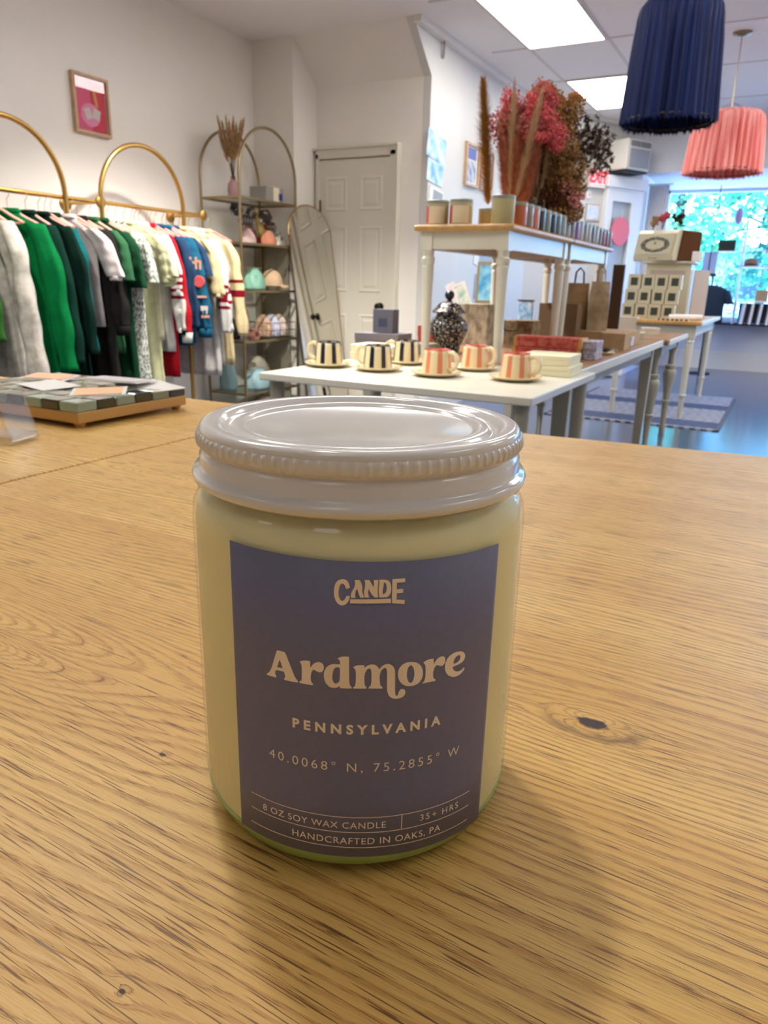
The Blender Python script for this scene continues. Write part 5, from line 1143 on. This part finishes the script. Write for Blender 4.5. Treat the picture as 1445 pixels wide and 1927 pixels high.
def f6(st, hd):
    plume(hd, (-0.16, -0.06, 0.04), (0.03, -0.08, 0.42), 0.022, 1500, 0.03, 1, rnd, thin=0.0018)
    for dx, dy, h in ((0.02, 0, 0.36), (0.06, 0.03, 0.42), (0.0, -0.03, 0.32), (0.10, 0.0, 0.42), (-0.05, 0.02, 0.30), (0.13, 0.03, 0.34), (-0.09, 0.0, 0.26), (0.08, -0.04, 0.30)):
        plume(hd, (dx*0.5, dy*0.3, 0.0), (dx, dy, h), 0.042, 1700, 0.035, rnd.choice((0, 2, 0)), rnd, thin=0.0018); stem_to(st, (dx, dy, h))
    for i in range(46): p = (rnd.uniform(-0.13, 0.13), rnd.uniform(-0.05, 0.05), rnd.uniform(0.05, 0.46)); blobs(hd, p, 0.046, 200, 0.0065, rnd.choice((0, 0, 2, 3, 4))); stem_to(st, p)
bunch('dark brown seed head bunch in the lower right of the display', -1.115, 3.78, [m_tan, m_dkb, m_darkred, m_pale, m_mauve], f6)
def f7(st, hd):
    for i in range(70):
        a = rnd.uniform(0.1, 1.0); h = rnd.uniform(0.20 if a < 0.35 else 0.40, 0.58); p = Vector((0.03+a*0.23, rnd.uniform(-0.05, 0.07), h*(1.0-0.22*a))); stem_to(st, p, 0.0008)
        for k in range(6):
            q = p+Vector((rnd.uniform(-0.035, 0.04), rnd.uniform(-0.03, 0.03), rnd.uniform(-0.06, 0.05))); st.tube([p-Vector((p.x*0.12, 0, 0.05)), q], 0.0006, 3); blobs(hd, q, 0.011, 12, 0.0040, 0)
bunch('airy brown sprays at the right side of the display', -1.16, 3.95, [m_dkb], f7)

# ================================================================ LAMP SHADES
def fringe_shade(label, x, y, z0, z1, rb, rtop, m, canopy, nrip=46, seed=1):
    t = thing('pendant_shade', label, 'pendant lamp', (x, y, 0)); rn = random.Random(seed)
    amp = [rn.uniform(0.3, 1.0) for _ in range(nrip+1)]
    def fn(a, z):
        f = (z1-z)/(z1-z0); k = a/(2*PI)*nrip; i = int(k) % nrip
        return 1+0.06*min(1, f*3)*math.sin(2*PI*k)*amp[i]+0.03*math.sin(a*7+seed)*f
    prof = [(rtop*0.55, z1+0.012), (rtop*0.86, z1), (rtop*0.98, z1-0.03), (rtop*1.01, z1-0.07)] + [(rtop+(rb-rtop)*i/10, z1-0.07-(z1-z0-0.07)*i/10) for i in range(1, 11)]
    sh_ = MB().lathe(prof, n=nrip*8, cap=False, fn=fn).build('fringe', m, t, smooth='all')
    fr_ = MB()
    for i in range(260):
        a = 2*PI*i/260; rr = rb*fn(a, z0); w = 0.006; c = Vector((rr*math.cos(a), rr*math.sin(a), z0+0.004)); tt_ = Vector((-math.sin(a), math.cos(a), 0))
        fr_.add([c-tt_*w, c+tt_*w, c+tt_*rn.uniform(-0.004, 0.004)+Vector((0, 0, -rn.uniform(0.008, 0.028)))], [(0, 1, 2)])
    fr_.build('fringe_ends', m, sh_)
    MB().lathe([(rb*0.97, z0+0.008), (rb*0.99, z0+0.012), (rb*0.97, z0+0.016), (rb*0.95, z0+0.012)], n=48, cap=False).build('ring', m_bgold, t, smooth=True)
    MB().tube([(0, 0, z1), (0, 0, CH-0.03)], 0.004, 8).build('cord', canopy, t)
    MB().lathe([(0.0, CH), (0.065, CH), (0.065, CH-0.012), (0.02, CH-0.03), (0.0, CH-0.03)], n=28, cap=False).build('canopy', canopy, t, smooth=True)
    for s in (-1, 1): MB().tube([(s*0.01, 0, z1+0.07), (s*rtop*0.5, 0, z1+0.008)], 0.0022, 6).build('hook_wire', canopy, t)
    return t
m_fn = mat('fringe_navy', (16, 34, 88), rough=0.6, sheen=0.0, spec=0.25, var=0.5, vs=40, stretch=(1, 1, 0.02)); m_fp = mat('fringe_pink', (252, 170, 164), rough=0.7, sheen=0.2, spec=0.2, c2=(232, 124, 120), vs=40, stretch=(1, 1, 0.02))
fringe_shade('navy blue fringed pendant shade hanging near the ceiling light', -0.70, 4.26, 1.855, 2.385, 0.222, 0.195, m_fn, m_trim, nrip=34, seed=2)
fringe_shade('coral pink fringed pendant shade in front of the shop window', -0.630, 6.56, 1.915, 2.325, 0.272, 0.245, m_fp, m_bgold, nrip=38, seed=5)
# ================================================================ FAR DISPLAY, ENTRANCE WALL, WINDOW
fz = 0.815
m_cab = mat('cabinet_ivory', (190, 183, 156), rough=0.35)
# pedestal cabinet
t = thing('pedestal_cabinet', 'tall ivory pedestal cabinet carrying the bread box on the honey table', 'cabinet', (-1.02, 7.40, fz))
MB().box((0, 0, 0.235), (0.38, 0.34, 0.47)).build('body', m_cab, t, bevel=0.004); MB().box((0, 0, 0.478), (0.44, 0.40, 0.016)).build('top', m_tw, t, bevel=0.004); MB().box((0.0, -0.172, 0.36), (0.30, 0.006, 0.10)).build('front_panel', mat('panel_mauve', (170, 152, 144)), t)
t = thing('side_screen', 'tall pale mauve board beside the pedestal cabinet', 'board', (-0.755, 7.45, fz), rz=0.5)
MB().box((0, 0, 0.21), (0.14, 0.015, 0.42)).build('panel', mat('screen_mauve', (196, 184, 178), rough=0.6), t, bevel=0.003); MB().box((0, 0, 0.006), (0.14, 0.06, 0.012)).build('foot', m_cab, t)
bb = thing('bread_box', 'ivory vintage bread box with dark floral oval and open brown side', 'bread box', (-1.065, 7.38, fz+0.4875), -0.42)
MB().prism([(-0.215, -0.20, 0.0), (-0.215, -0.205, 0.04), (-0.215, -0.165, 0.235), (-0.215, -0.13, 0.262), (-0.215, 0.20, 0.262), (-0.215, 0.20, 0.0)], (0.40, 0, 0)).build('body', m_cab, bb, bevel=0.006)
MB().prism([(0.19, -0.14, 0.006), (0.19, -0.10, 0.255), (0.19, 0.195, 0.255), (0.19, 0.195, 0.006)], (0.008, 0, 0)).build('brown_side', mat('bread_side', (84, 50, 22), rough=0.9, spec=0.1), bb)
fp = MB(); fp.prism([(-0.19, -0.2055, 0.055), (0.16, -0.2055, 0.055), (0.16, -0.1705, 0.225), (-0.19, -0.1705, 0.225)], (0, -0.004, 0)); fp = fp.build('front_flap', m_cab, bb, bevel=0.003)
ov = MB(); n = 90
def flapp(u, v): return (u, -0.2055+(v-0.055)*0.035/0.17-0.0062, v)
rn = random.Random(4)
for i in range(800):
    a = rn.random()*2*PI; k = rn.uniform(0.66, 1.0); u, v = 0.145*k*math.cos(a)-0.015, 0.138+0.064*k*math.sin(a); s = rn.uniform(0.003, 0.006); b = rn.random()*6
    ov.add([flapp(u+s*math.cos(b+q), v+s*math.sin(b+q)) for q in (0, 2.1, 4.2)], [(0, 1, 2)])
for q in range(10): b = q*0.63; ov.add([flapp(-0.015, 0.15), flapp(-0.015+0.012*math.cos(b), 0.15+0.012*math.sin(b)), flapp(-0.015+0.012*math.cos(b+0.35), 0.15+0.012*math.sin(b+0.35))], [(0, 1, 2)])
ov.build('floral_print', mat('floral_ink', (96, 90, 84), rough=0.7), fp)
MB().tube([(-0.05, -0.208, 0.028), (-0.05, -0.222, 0.022), (0.03, -0.222, 0.022), (0.03, -0.208, 0.028)], 0.003, 6).build('handle', m_bgold, fp)
for i in range(5):
    t = thing('small_candle_stick', ('first', 'second', 'third', 'fourth', 'fifth')[i]+' small white taper from the left beside the bread box', 'candle', (-0.825+0.016*i, 7.20+0.010*i, fz+0.4875), group='white tapers beside the bread box')
    MB().lathe([(0, 0), (0.008, 0), (0.0075, 0.078), (0.004, 0.082), (0, 0.083)], n=12, cap=False).build('taper', m_card, t, smooth=True); MB().tube([(0, 0, 0.08), (0, 0, 0.09)], 0.0008, 4).build('wick', m_black, t)
# flowers on the bread box
def topbunch(label, x, col_m, dx=0.0, s=1.0):
    t = thing('dried_posy', label, 'dried flowers', (x, 7.33, fz+0.4875+0.264)); st = MB(); hd = MB()
    for i in range(9): p = (rnd.uniform(-0.04, 0.04)*s+dx, rnd.uniform(-0.03, 0.03), rnd.uniform(0.06, 0.14)*s); stem_to(st, p); blobs(hd, p, 0.024*s, 110, 0.006, 0)
    st.build('stems', m_stem, t); tag(hd.build('flower_heads', col_m, t), kind='stuff')
topbunch('coral pink posy on top of the bread box', -1.13, m_pinkf, 0, 1.0); topbunch('dark brown posy at the right on the bread box', -1.01, m_dkb, 0, 0.9); topbunch('pale tan posy at the left on the bread box', -1.21, m_pale, 0, 0.8)
# small candle boxes stacked
m_sq = mat('label_black_green', (52, 58, 50), rough=0.5)
proto = thing('candle_box', '', 'box'); MB().box((0, 0, 0.060), (0.105, 0.08, 0.120)).build('carton', m_cab, proto, bevel=0.002); MB().box((0, -0.0408, 0.062), (0.060, 0.0016, 0.066)).build('square_label', m_sq, proto); MB().box((0, 0, 0.1208), (0.108, 0.083, 0.0016)).build('lid_flap', m_cab, proto)
row_names = ('bottom row', 'middle row', 'top row'); cn_ = ('leftmost', 'second from the left', 'third from the left', 'rightmost'); first = [True]
for r_, (zz, x0) in enumerate(((fz, -1.275), (fz+0.1235, -1.262), (fz+0.247, -1.250))):
    for c_ in range(4):
        lab = 'ivory candle box with dark square label, %s of the %s' % (cn_[c_], row_names[r_]); loc = (x0+c_*0.113, 6.98+0.012*r_, zz); rz = 0.06*math.sin(r_*3+c_*2)
        if first[0]: first[0] = False; proto.location = loc; proto.rotation_euler = (0, 0, rz); proto['label'] = lab; proto['group'] = 'stacked candle boxes'
        else: dup(proto, loc, rz, lab, 'stacked candle boxes')
for i, (x, y, z, rz, lab) in enumerate(((-0.80, 6.85, fz, 0.1, 'white paper roll lying at the front of the honey table'), (-0.77, 7.02, fz, 0.18, 'white paper roll lying behind the first one on the honey table'))):
    t = thing('paper_roll', lab, 'roll', (x, y, z+0.0235), rz)
    b = MB().tube([(-0.11, 0, 0), (0.11, 0, 0)], 0.022, 20); b.build('paper', m_card, t, smooth=True); MB().tube([(-0.112, 0, 0), (0.112, 0, 0)], 0.008, 12).build('core', m_kraft, t)
t = thing('bead_garland', 'string of dark and pale beads at the front edge of the honey table', 'beads', (-0.86, 6.66, fz+0.008))
for i in range(22):
    MB().lathe([(0.008*math.sin(PI*k/6), -0.008*math.cos(PI*k/6)) for k in range(7)], (-0.12+0.012*i, 0.01*math.sin(i*1.3), 0), 8, cap=False).build('bead', m_tort if i % 3 else m_cr, t, smooth='all')
t = thing('white_tray', 'flat white tray at the left of the honey table', 'tray', (-1.22, 6.74, fz)); MB().box((0, 0, 0.006), (0.16, 0.10, 0.008)).build('base', m_card, t, bevel=0.002); MB().tube([(-0.08, -0.05, 0.012), (0.08, -0.05, 0.012), (0.08, 0.05, 0.012), (-0.08, 0.05, 0.012)], 0.003, 6, closed=True).build('rim', m_card, t)

# rug
def rug_material():
    m = bpy.data.materials.new('rug_weave'); m.use_nodes = True; nt = m.node_tree; b = nt.nodes['Principled BSDF']; k = NB(nt)
    g = nt.nodes.new('ShaderNodeNewGeometry'); sp = nt.nodes.new('ShaderNodeSeparateXYZ'); nt.links.new(g.outputs['Position'], sp.inputs[0]); X, Y, Z = sp.outputs
    zig = k.mul(k.m('PINGPONG', Y, 0.28), 1.6)
    ph = k.m('FRACT', k.mul(k.add(X, zig), 12.0))
    stripe = k.m('GREATER_THAN', ph, 0.55)
    band = k.m('GREATER_THAN', k.m('FRACT', k.mul(Y, 0.95)), 0.30)
    f = k.mul(stripe, band)
    n = k.noise(g.outputs['Position'], 60.0, 3)
    c = k.mix(k.mul(n, 0.5), lin((70, 80, 110)), lin((104, 110, 132)))
    c = k.mix(k.mul(f, 0.9), c, lin((200, 200, 204)))
    nt.links.new(c, b.inputs['Base Color']); b.inputs['Roughness'].default_value = 0.95; b.inputs['Specular IOR Level'].default_value = 0.1
    return m
t = thing('rug', 'grey blue herringbone rug on the floor under the far tables', 'rug', (-1.05, 7.3, 0)); MB().box((0, 0, 0.005), (1.40, 2.1, 0.009)).build('weave', rug_material(), t); MB().box((0.69, 0, 0.0055), (0.03, 2.1, 0.010)).build('border', mat('rug_border', (86, 88, 98), rough=0.95), t); MB().box((-0.69, 0, 0.0055), (0.03, 2.1, 0.010)).build('border', mat('rug_border', (86, 88, 98), rough=0.95), t)

# ---------------- entrance wall: air conditioner, exit sign, notices
m_ac = mat('ac_white', (206, 202, 194), rough=0.5); m_vent = mat('vent_grey', (138, 140, 146), rough=0.6)
Aang = math.atan2(adir.y, adir.x)
def atA(name, label, cat, s, z, off=0.0): return thing(name, label, cat, onA(s, z, off), Aang)
# local frame: +x along the wall away from us, -y out of the wall
ac_ = atA('air_conditioner', 'white window air conditioner mounted above the entrance door', 'air conditioner', 1.37, 2.33)
MB().box((0, -0.13, 0.155), (0.40, 0.26, 0.31)).build('body', m_ac, ac_, bevel=0.012, seg=3)
MB().box((0.01, -0.264, 0.12), (0.32, 0.012, 0.19)).build('front_grille', m_vent, ac_, bevel=0.003)
g1 = MB()
for i in range(7): g1.box((-0.075, -0.263, 0.240+0.008*i), (0.16, 0.012, 0.004)).box((0.100, -0.263, 0.240+0.008*i), (0.16, 0.012, 0.004))
g1.build('louvre', m_vent, ac_); MB().box((0, -0.13, -0.012), (0.38, 0.22, 0.02)).build('tray', m_black, ac_)
MB().tube([(0.19, -0.22, 0.27), (0.23, -0.22, 0.22), (0.23, -0.15, 0.0), (0.21, -0.08, -0.06)], 0.006, 6).build('cable', m_card, ac_, smooth=True)
ex = atA('exit_sign', 'white sign with red EXIT lettering beside the entrance door', 'sign', 0.985, 2.16)
MB().box((0, -0.03, 0.09), (0.25, 0.05, 0.18)).build('housing', mat('exit_white', (236, 226, 226), rough=0.4), ex, bevel=0.006)
M_ = Matrix.Translation((0, -0.0565, 0.028)) @ Matrix.Rotation(PI/2, 4, 'X') @ Matrix.Diagonal((0.80, 1, 1, 1))
place_text('exit_letters', 'EXIT', 0.17, M_, mat('exit_red', (222, 36, 50), rough=0.4, emis=(0.9, 0.05, 0.08), es=0.8), ex, offset=0.006, thick=0.003)
MB().box((0, -0.03, -0.012), (0.25, 0.055, 0.02)).build('base', m_trim, ex)
nt_ = atA('framed_notice', 'small framed notice under the exit sign', 'notice', 0.99, 1.80); MB().box((0, -0.008, 0.08), (0.22, 0.016, 0.18)).build('frame', mat('notice_frame', (186, 172, 156)), nt_); MB().box((0, -0.017, 0.08), (0.19, 0.003, 0.15)).build('paper', mat('notice_blue', (196, 210, 232), rough=0.4, c2=(226, 230, 238), vs=30), nt_)
th_ = atA('thermostat', 'small white switch plate below the exit sign', 'switch', 0.90, 2.02); MB().box((0, -0.010, 0.04), (0.06, 0.02, 0.08)).build('plate', m_trim, th_); MB().box((0, -0.022, 0.04), (0.012, 0.008, 0.022)).build('toggle', m_boxgrey, th_)
ds = thing('round_sign', 'round coral red sign hanging on the glass entrance door', 'sign', onA(1.42, 1.70, 0.075), Aang)
d_ = MB().lathe([(0.0, 0.004), (0.155, 0.004), (0.160, 0.0), (0.155, -0.004), (0.0, -0.004)], n=48, cap=False)
for i, (x, y, z) in enumerate(d_.v): d_.v[i] = (x, z, y)
d_.build('disc', mat('coral_disc', (232, 104, 112), rough=0.5), ds); MB().tube([(0, -0.006, 0.14), (0, -0.006, 0.24)], 0.003, 6).build('string', m_card, ds)

# ---------------- pinned cards and prints on the centre wall
def wallcard(label, y, z, w, h, rot, m, m2=None, name='pinned_card', cat='card'):
    t = thing(name, label, cat, (-2.649, y, z), rot=(rot, 0, 0)); MB().box((0.003, 0, 0), (0.004, w, h)).build('card', m, t)
    if m2: MB().box((0.0058, 0.1*w, 0), (0.0016, w*0.7, h*0.8)).build('picture', m2, t)
    return t
m_sky = mat('print_sky', (120, 176, 232), rough=0.3, c2=(206, 226, 244), vs=9); m_sky2 = mat('print_aqua_pale', (150, 206, 226), rough=0.4, c2=(222, 232, 242), vs=9)
wallcard('glossy sky blue postcard pinned crooked at the top left of the centre wall', 5.73, 2.08, 0.34, 0.19, -0.14, m_sky, m_sky2)
wallcard('pale aqua card pinned below the sky blue postcard', 5.72, 1.90, 0.30, 0.16, -0.08, m_sky2, m_sky)
wallcard('grey white card pinned lowest above the candles', 5.76, 1.72, 0.26, 0.13, -0.1, m_card, m_boxgrey)
wallcard('white card on the wall seen between the riser legs, upper', 6.9, 1.30, 0.5, 0.20, -0.2, m_card, m_boxgrey); wallcard('grey card on the wall seen between the riser legs, lower', 7.0, 1.02, 0.6, 0.22, -0.1, m_boxgrey, m_card)
for y, lab in ((6.46, 'narrow light wood framed blue and white print left of the dried flowers'), (6.82, 'light wood framed print half hidden by the mustard plume')):
    t = thing('framed_print', lab, 'picture', (-2.65, y, 2.05)); w_, h_ = 0.30, 0.34
    MB().box((0.013, 0, h_/2-0.011), (0.024, w_, 0.022)).box((0.013, 0, -h_/2+0.011), (0.024, w_, 0.022)).box((0.013, w_/2-0.011, 0), (0.024, 0.022, h_-0.044)).box((0.013, -w_/2+0.011, 0), (0.024, 0.022, h_-0.044)).build('frame', m_oakf, t)
    MB().box((0.006, 0, 0), (0.008, w_-0.03, h_-0.03), mi=0).box((0.0108, 0.0, 0.09), (0.002, w_*0.6, 0.09), mi=1).box((0.0108, 0.0, -0.05), (0.002, w_*0.6, 0.17), mi=2).build('print', [m_card, mat('print_royal', (96, 110, 176)), mat('print_spray', (206, 206, 204), c2=(120, 140, 180), vs=18)], t)
hk = thing('wall_hook', 'small grey curved hook high on the centre wall', 'hook', (-2.649, 5.75, 2.76)); MB().tube([(0.012, 0.02, 0.055), (0.03, -0.01, 0.03), (0.03, -0.015, -0.02), (0.012, 0.02, -0.055)], 0.007, 8).build('arm', m_boxgrey, hk, smooth=True); MB().box((0.004, 0.02, 0), (0.008, 0.03, 0.12)).build('plate', m_trim, hk)
tg = thing('price_tag', 'blue tag on a dark strip hanging from the front edge of the cream table', 'tag', (-1.335, 2.071, 0.728), rot=(0, -0.20, 0)); MB().box((0, -0.004, -0.035), (0.010, 0.004, 0.055)).build('strip', m_black, tg); MB().box((0, -0.004, -0.085), (0.036, 0.004, 0.05)).build('blue_tag', mat('tag_blue', (120, 176, 232), rough=0.4), tg)

# ---------------- things in the window
tt = thing('mannequin_top', 'navy t-shirt on a hanging torso form in front of the shop window', 't-shirt', (-0.95, 10.7, 0)); 
MB().loft([ellipse_ring(0, 0.66, 0.19, 0.09, 28), ellipse_ring(0, 0.85, 0.18, 0.10, 28), ellipse_ring(0, 1.00, 0.20, 0.10, 28), ellipse_ring(0, 1.08, 0.19, 0.08, 28), ellipse_ring(0, 1.12, 0.10, 0.05, 28), ellipse_ring(0, 1.13, 0.06, 0.04, 28)]).build('shirt_body', mat('shirt_ink', (34, 48, 66), rough=0.9), tt, smooth='all')
for s in (-1, 1): MB().loft([ellipse_ring(s*(0.17+0.07*i/4), 1.07-0.17*i/4, 0.055, 0.07, 16) for i in range(5)]).build('shirt_sleeve', MATS['shirt_ink'], tt, smooth='all')
MB().tube([(0, 0, 1.12), (0, 0, 1.25)], 0.012, 8).build('neck_post', m_black, tt); MB().lathe([(0.14, 0), (0.14, 0.015), (0.02, 0.03)], n=28).build('stand', m_black, tt); MB().tube([(0, 0, 0.02), (0, 0, 0.7)], 0.012, 8).build('pole', m_black, tt)
hb_ = thing('hanging_bag', 'pale canvas tote with black base hanging on a cord in the window', 'bag', (-1.04, 11.0, 1.26)); MB().box((0, 0, 0.15), (0.17, 0.08, 0.28)).build('canvas', mat('canvas_blue', (176, 186, 214), rough=0.8), hb_, bevel=0.01); MB().box((0, 0, 0.0), (0.20, 0.10, 0.035)).build('base', m_black, hb_); MB().tube([(0, -0.045, 0.03), (0.0, -0.05, 0.2), (0, -0.04, 0.38), (0, 0, 0.45), (0, 0, 1.10)], 0.006, 6).build('cord', m_black, hb_)
ws = thing('window_shelf', 'open wire shelf unit standing in the shop window', 'shelf', (-0.30, 11.05, 0.65)); 
for x in (-0.36, 0.36):
    for y in (-0.12, 0.12): MB().tube([(x, y, 0), (x, y, 1.30)], 0.010, 8).build('post', m_white, ws)
for z in (0.29, 0.715, 0.93): MB().box((0, 0, z), (0.74, 0.26, 0.018)).build('glass_shelf', m_white if z < 0.9 else m_sg, ws)
t = thing('sun_hat', 'brown straw hat on the middle window shelf', 'hat', (-0.55, 11.05, 1.376)); MB().lathe([(0.13, 0), (0.085, 0.012), (0.08, 0.06), (0.05, 0.095), (0, 0.10)], n=32, cap=False).build('straw', mat('straw_hat', (150, 110, 84), rough=0.9, var=0.2, vs=60), t, smooth='all'); MB().lathe([(0.086, 0.012), (0.086, 0.03)], n=32, cap=False).build('band', m_black, t)
t = thing('window_box', 'dark green box on the top window shelf', 'box', (-0.86, 11.0, 1.56)); MB().box((0, 0, 0.065), (0.20, 0.12, 0.13)).build('box', mat('green_black', (14, 34, 28), rough=0.4), t); MB().box((0, 0, -0.008), (0.26, 0.20, 0.014)).build('ledge', m_white, t)
MB().tube([(0, 0.07, 0.0), (0, 0.07, -0.91)], 0.010, 8).build('post', m_white, t)
t = thing('pink_ornament', 'pale mauve oval ornament hanging high in the window', 'ornament', (-0.79, 11.2, 1.90)); MB().lathe([(0.05*math.sin(PI*i/12), 0.10-0.10*math.cos(PI*i/12)) for i in range(13)], n=24, cap=False).build('oval', mat('ornament_mauve', (176, 138, 160), rough=0.5), t, smooth='all'); MB().tube([(0, 0, 0.2), (0, 0, 0.46)], 0.002, 4).build('thread', m_card, t)
lidbox('brown carton on the lowest window shelf', -0.36, 11.05, 0.95, 0.14, 0.12, 0.13, m_kraft, lid=False)
for i in range(4):
    t = thing('magazine', ('first', 'second', 'third', 'fourth')[i]+' upright pale magazine from the left on the window sill', 'magazine', (-0.55+0.10*i, 11.0, 0.652), rz=0.1); MB().box((0, 0, 0.13), (0.03, 0.20, 0.26), ry=0.06).build('pages', m_card, t); MB().box((-0.018, 0, 0.13), (0.003, 0.20, 0.26), ry=0.06).build('cover', mat('mag_grey', (170, 172, 184)), t)
t = thing('dark_bin', 'dark grey brown bin on the window sill', 'box', (-0.30, 11.22, 0.652)); MB().box((0, 0, 0.13), (0.62, 0.10, 0.25)).build('bin', mat('bin_dark', (70, 62, 62), rough=0.6), t); MB().box((0, 0, 0.257), (0.64, 0.12, 0.008)).build('rim', m_boxgrey, t)
cu_ = thing('window_curtain', 'gathered white curtain between the entrance door and shop window', 'curtain', (-1.66, 10.15, 0.10)); vs = []; n = 60
mbc = MB()
for i in range(n+1): x = 0.26*i/n-0.13; yy_ = 0.022*math.sin(i*0.9); vs += [(x, yy_, 0), (x*0.92, yy_, 2.18)]
mbc.add(vs, [(2*i, 2*i+2, 2*i+3, 2*i+1) for i in range(n)]); o = mbc.build('cloth', mat('curtain_white', (244, 242, 244), rough=0.8), cu_, smooth='all'); sd = o.modifiers.new('s', 'SOLIDIFY'); sd.thickness = 0.003
MB().tube([(-0.14, 0, 2.19), (0.16, 0, 2.19)], 0.010, 8).build('rod', m_white, cu_)

# ================================================================ OUTSIDE
gm = mat('asphalt_pale', (215, 216, 214), rough=0.95, var=0.15, vs=2); lawn = mat('lawn_green', (88, 150, 60), rough=0.95, var=0.3, vs=3)
struct('street_ground', MB().box((0, 22, -0.25), (70, 20.5, 0.1)), gm, 'pale street outside the shop', 'ground'); struct('lawn', MB().box((0, 50, -0.24), (90, 36, 0.1)), lawn, 'green lawn across the street', 'lawn')
m_bark = mat('bark', (92, 78, 62), rough=0.95, var=0.3, vs=6)
def tree(label, x, y, h, r, c, n, seed, name='street_tree', low=0.35):
    rn = random.Random(seed); t = thing(name, label, 'tree', (x, y, -0.2)); tr = MB(); tr.tube([(0, 0, 0), (0.1, 0, h*0.3), (-0.05, 0.1, h*0.6), (0, 0, h*0.9)], 0.18, 10, rfn=lambda f: 0.20*(1-0.8*f))
    for k in range(9):
        a = rn.random()*2*PI; z = h*rn.uniform(0.3, 0.75); tr.tube([(0, 0, z), (r*0.5*math.cos(a), r*0.5*math.sin(a), z+h*0.1), (r*0.9*math.cos(a), r*0.9*math.sin(a), z+h*0.12)], 0.05, 6, rfn=lambda f: 0.06*(1-0.7*f))
    tr.build('trunk', m_bark, t, smooth='all'); lv = MB(); cl = [(Vector((rn.gauss(0, 0.45)*r, rn.gauss(0, 0.45)*r, h*rn.uniform(low, 1.0))), rn.uniform(0.3, 0.7)*r*0.55) for _ in range(34)]
    for i in range(n):
        c_, rr = rn.choice(cl); v = Vector((rn.gauss(0, 1), rn.gauss(0, 1), rn.gauss(0, 1))).normalized()*rr*rn.random()**0.4; p = c_+v
        a = Vector((rn.uniform(-1, 1), rn.uniform(-1, 1), rn.uniform(-0.6, 1))).normalized(); b = a.orthogonal().normalized(); s = rn.uniform(0.06, 0.13)
        lv.add([p+a*s, p+b*s*0.6, p-a*s, p-b*s*0.6], [(0, 1, 2, 3)])
    tag(lv.build('leaves', c, t), kind='stuff')
def leaf(nm, c, c2): return mat(nm, c, rough=0.5, spec=0.4, c2=c2, vs=1.2)
tree('large leafy tree filling the left half of the shop window', -2.8, 20.5, 6.5, 2.6, leaf('leaf_a', (96, 186, 110), (40, 130, 100)), 6500, 1, low=0.22)
tree('leafy tree filling the middle of the shop window', 1.0, 22.0, 7.0, 2.8, leaf('leaf_b', (80, 176, 130), (30, 110, 90)), 6500, 2, low=0.25)
tree('leafy tree beyond the right side of the window', 5.5, 24.0, 7.5, 3.0, leaf('leaf_c', (80, 160, 80), (40, 110, 60)), 5000, 3)
tree('tree seen through the glass entrance door', -6.8, 26.0, 6.5, 2.8, leaf('leaf_d', (90, 165, 70), (40, 110, 50)), 5000, 4, low=0.15)
tree('distant tree behind the street between the nearer ones', -1.2, 34.0, 9.0, 4.0, leaf('leaf_e', (110, 180, 110), (60, 130, 80)), 6000, 5, low=0.1)
hb2 = thing('low_building', 'pale low building across the street', 'building', (1.0, 46.0, -0.2)); MB().box((0, 0, 1.6), (26, 5, 3.2)).build('walls', mat('bldg_pale', (176, 184, 196), rough=0.8), hb2); MB().box((0, 0, 3.3), (27, 6, 0.25)).build('roof', mat('bldg_roof', (110, 116, 128), rough=0.8), hb2)
for i in range(7): MB().box((-10.5+3.5*i, -2.52, 1.5), (1.6, 0.06, 1.2)).build('window', mat('bldg_window', (50, 66, 90), rough=0.2), hb2)
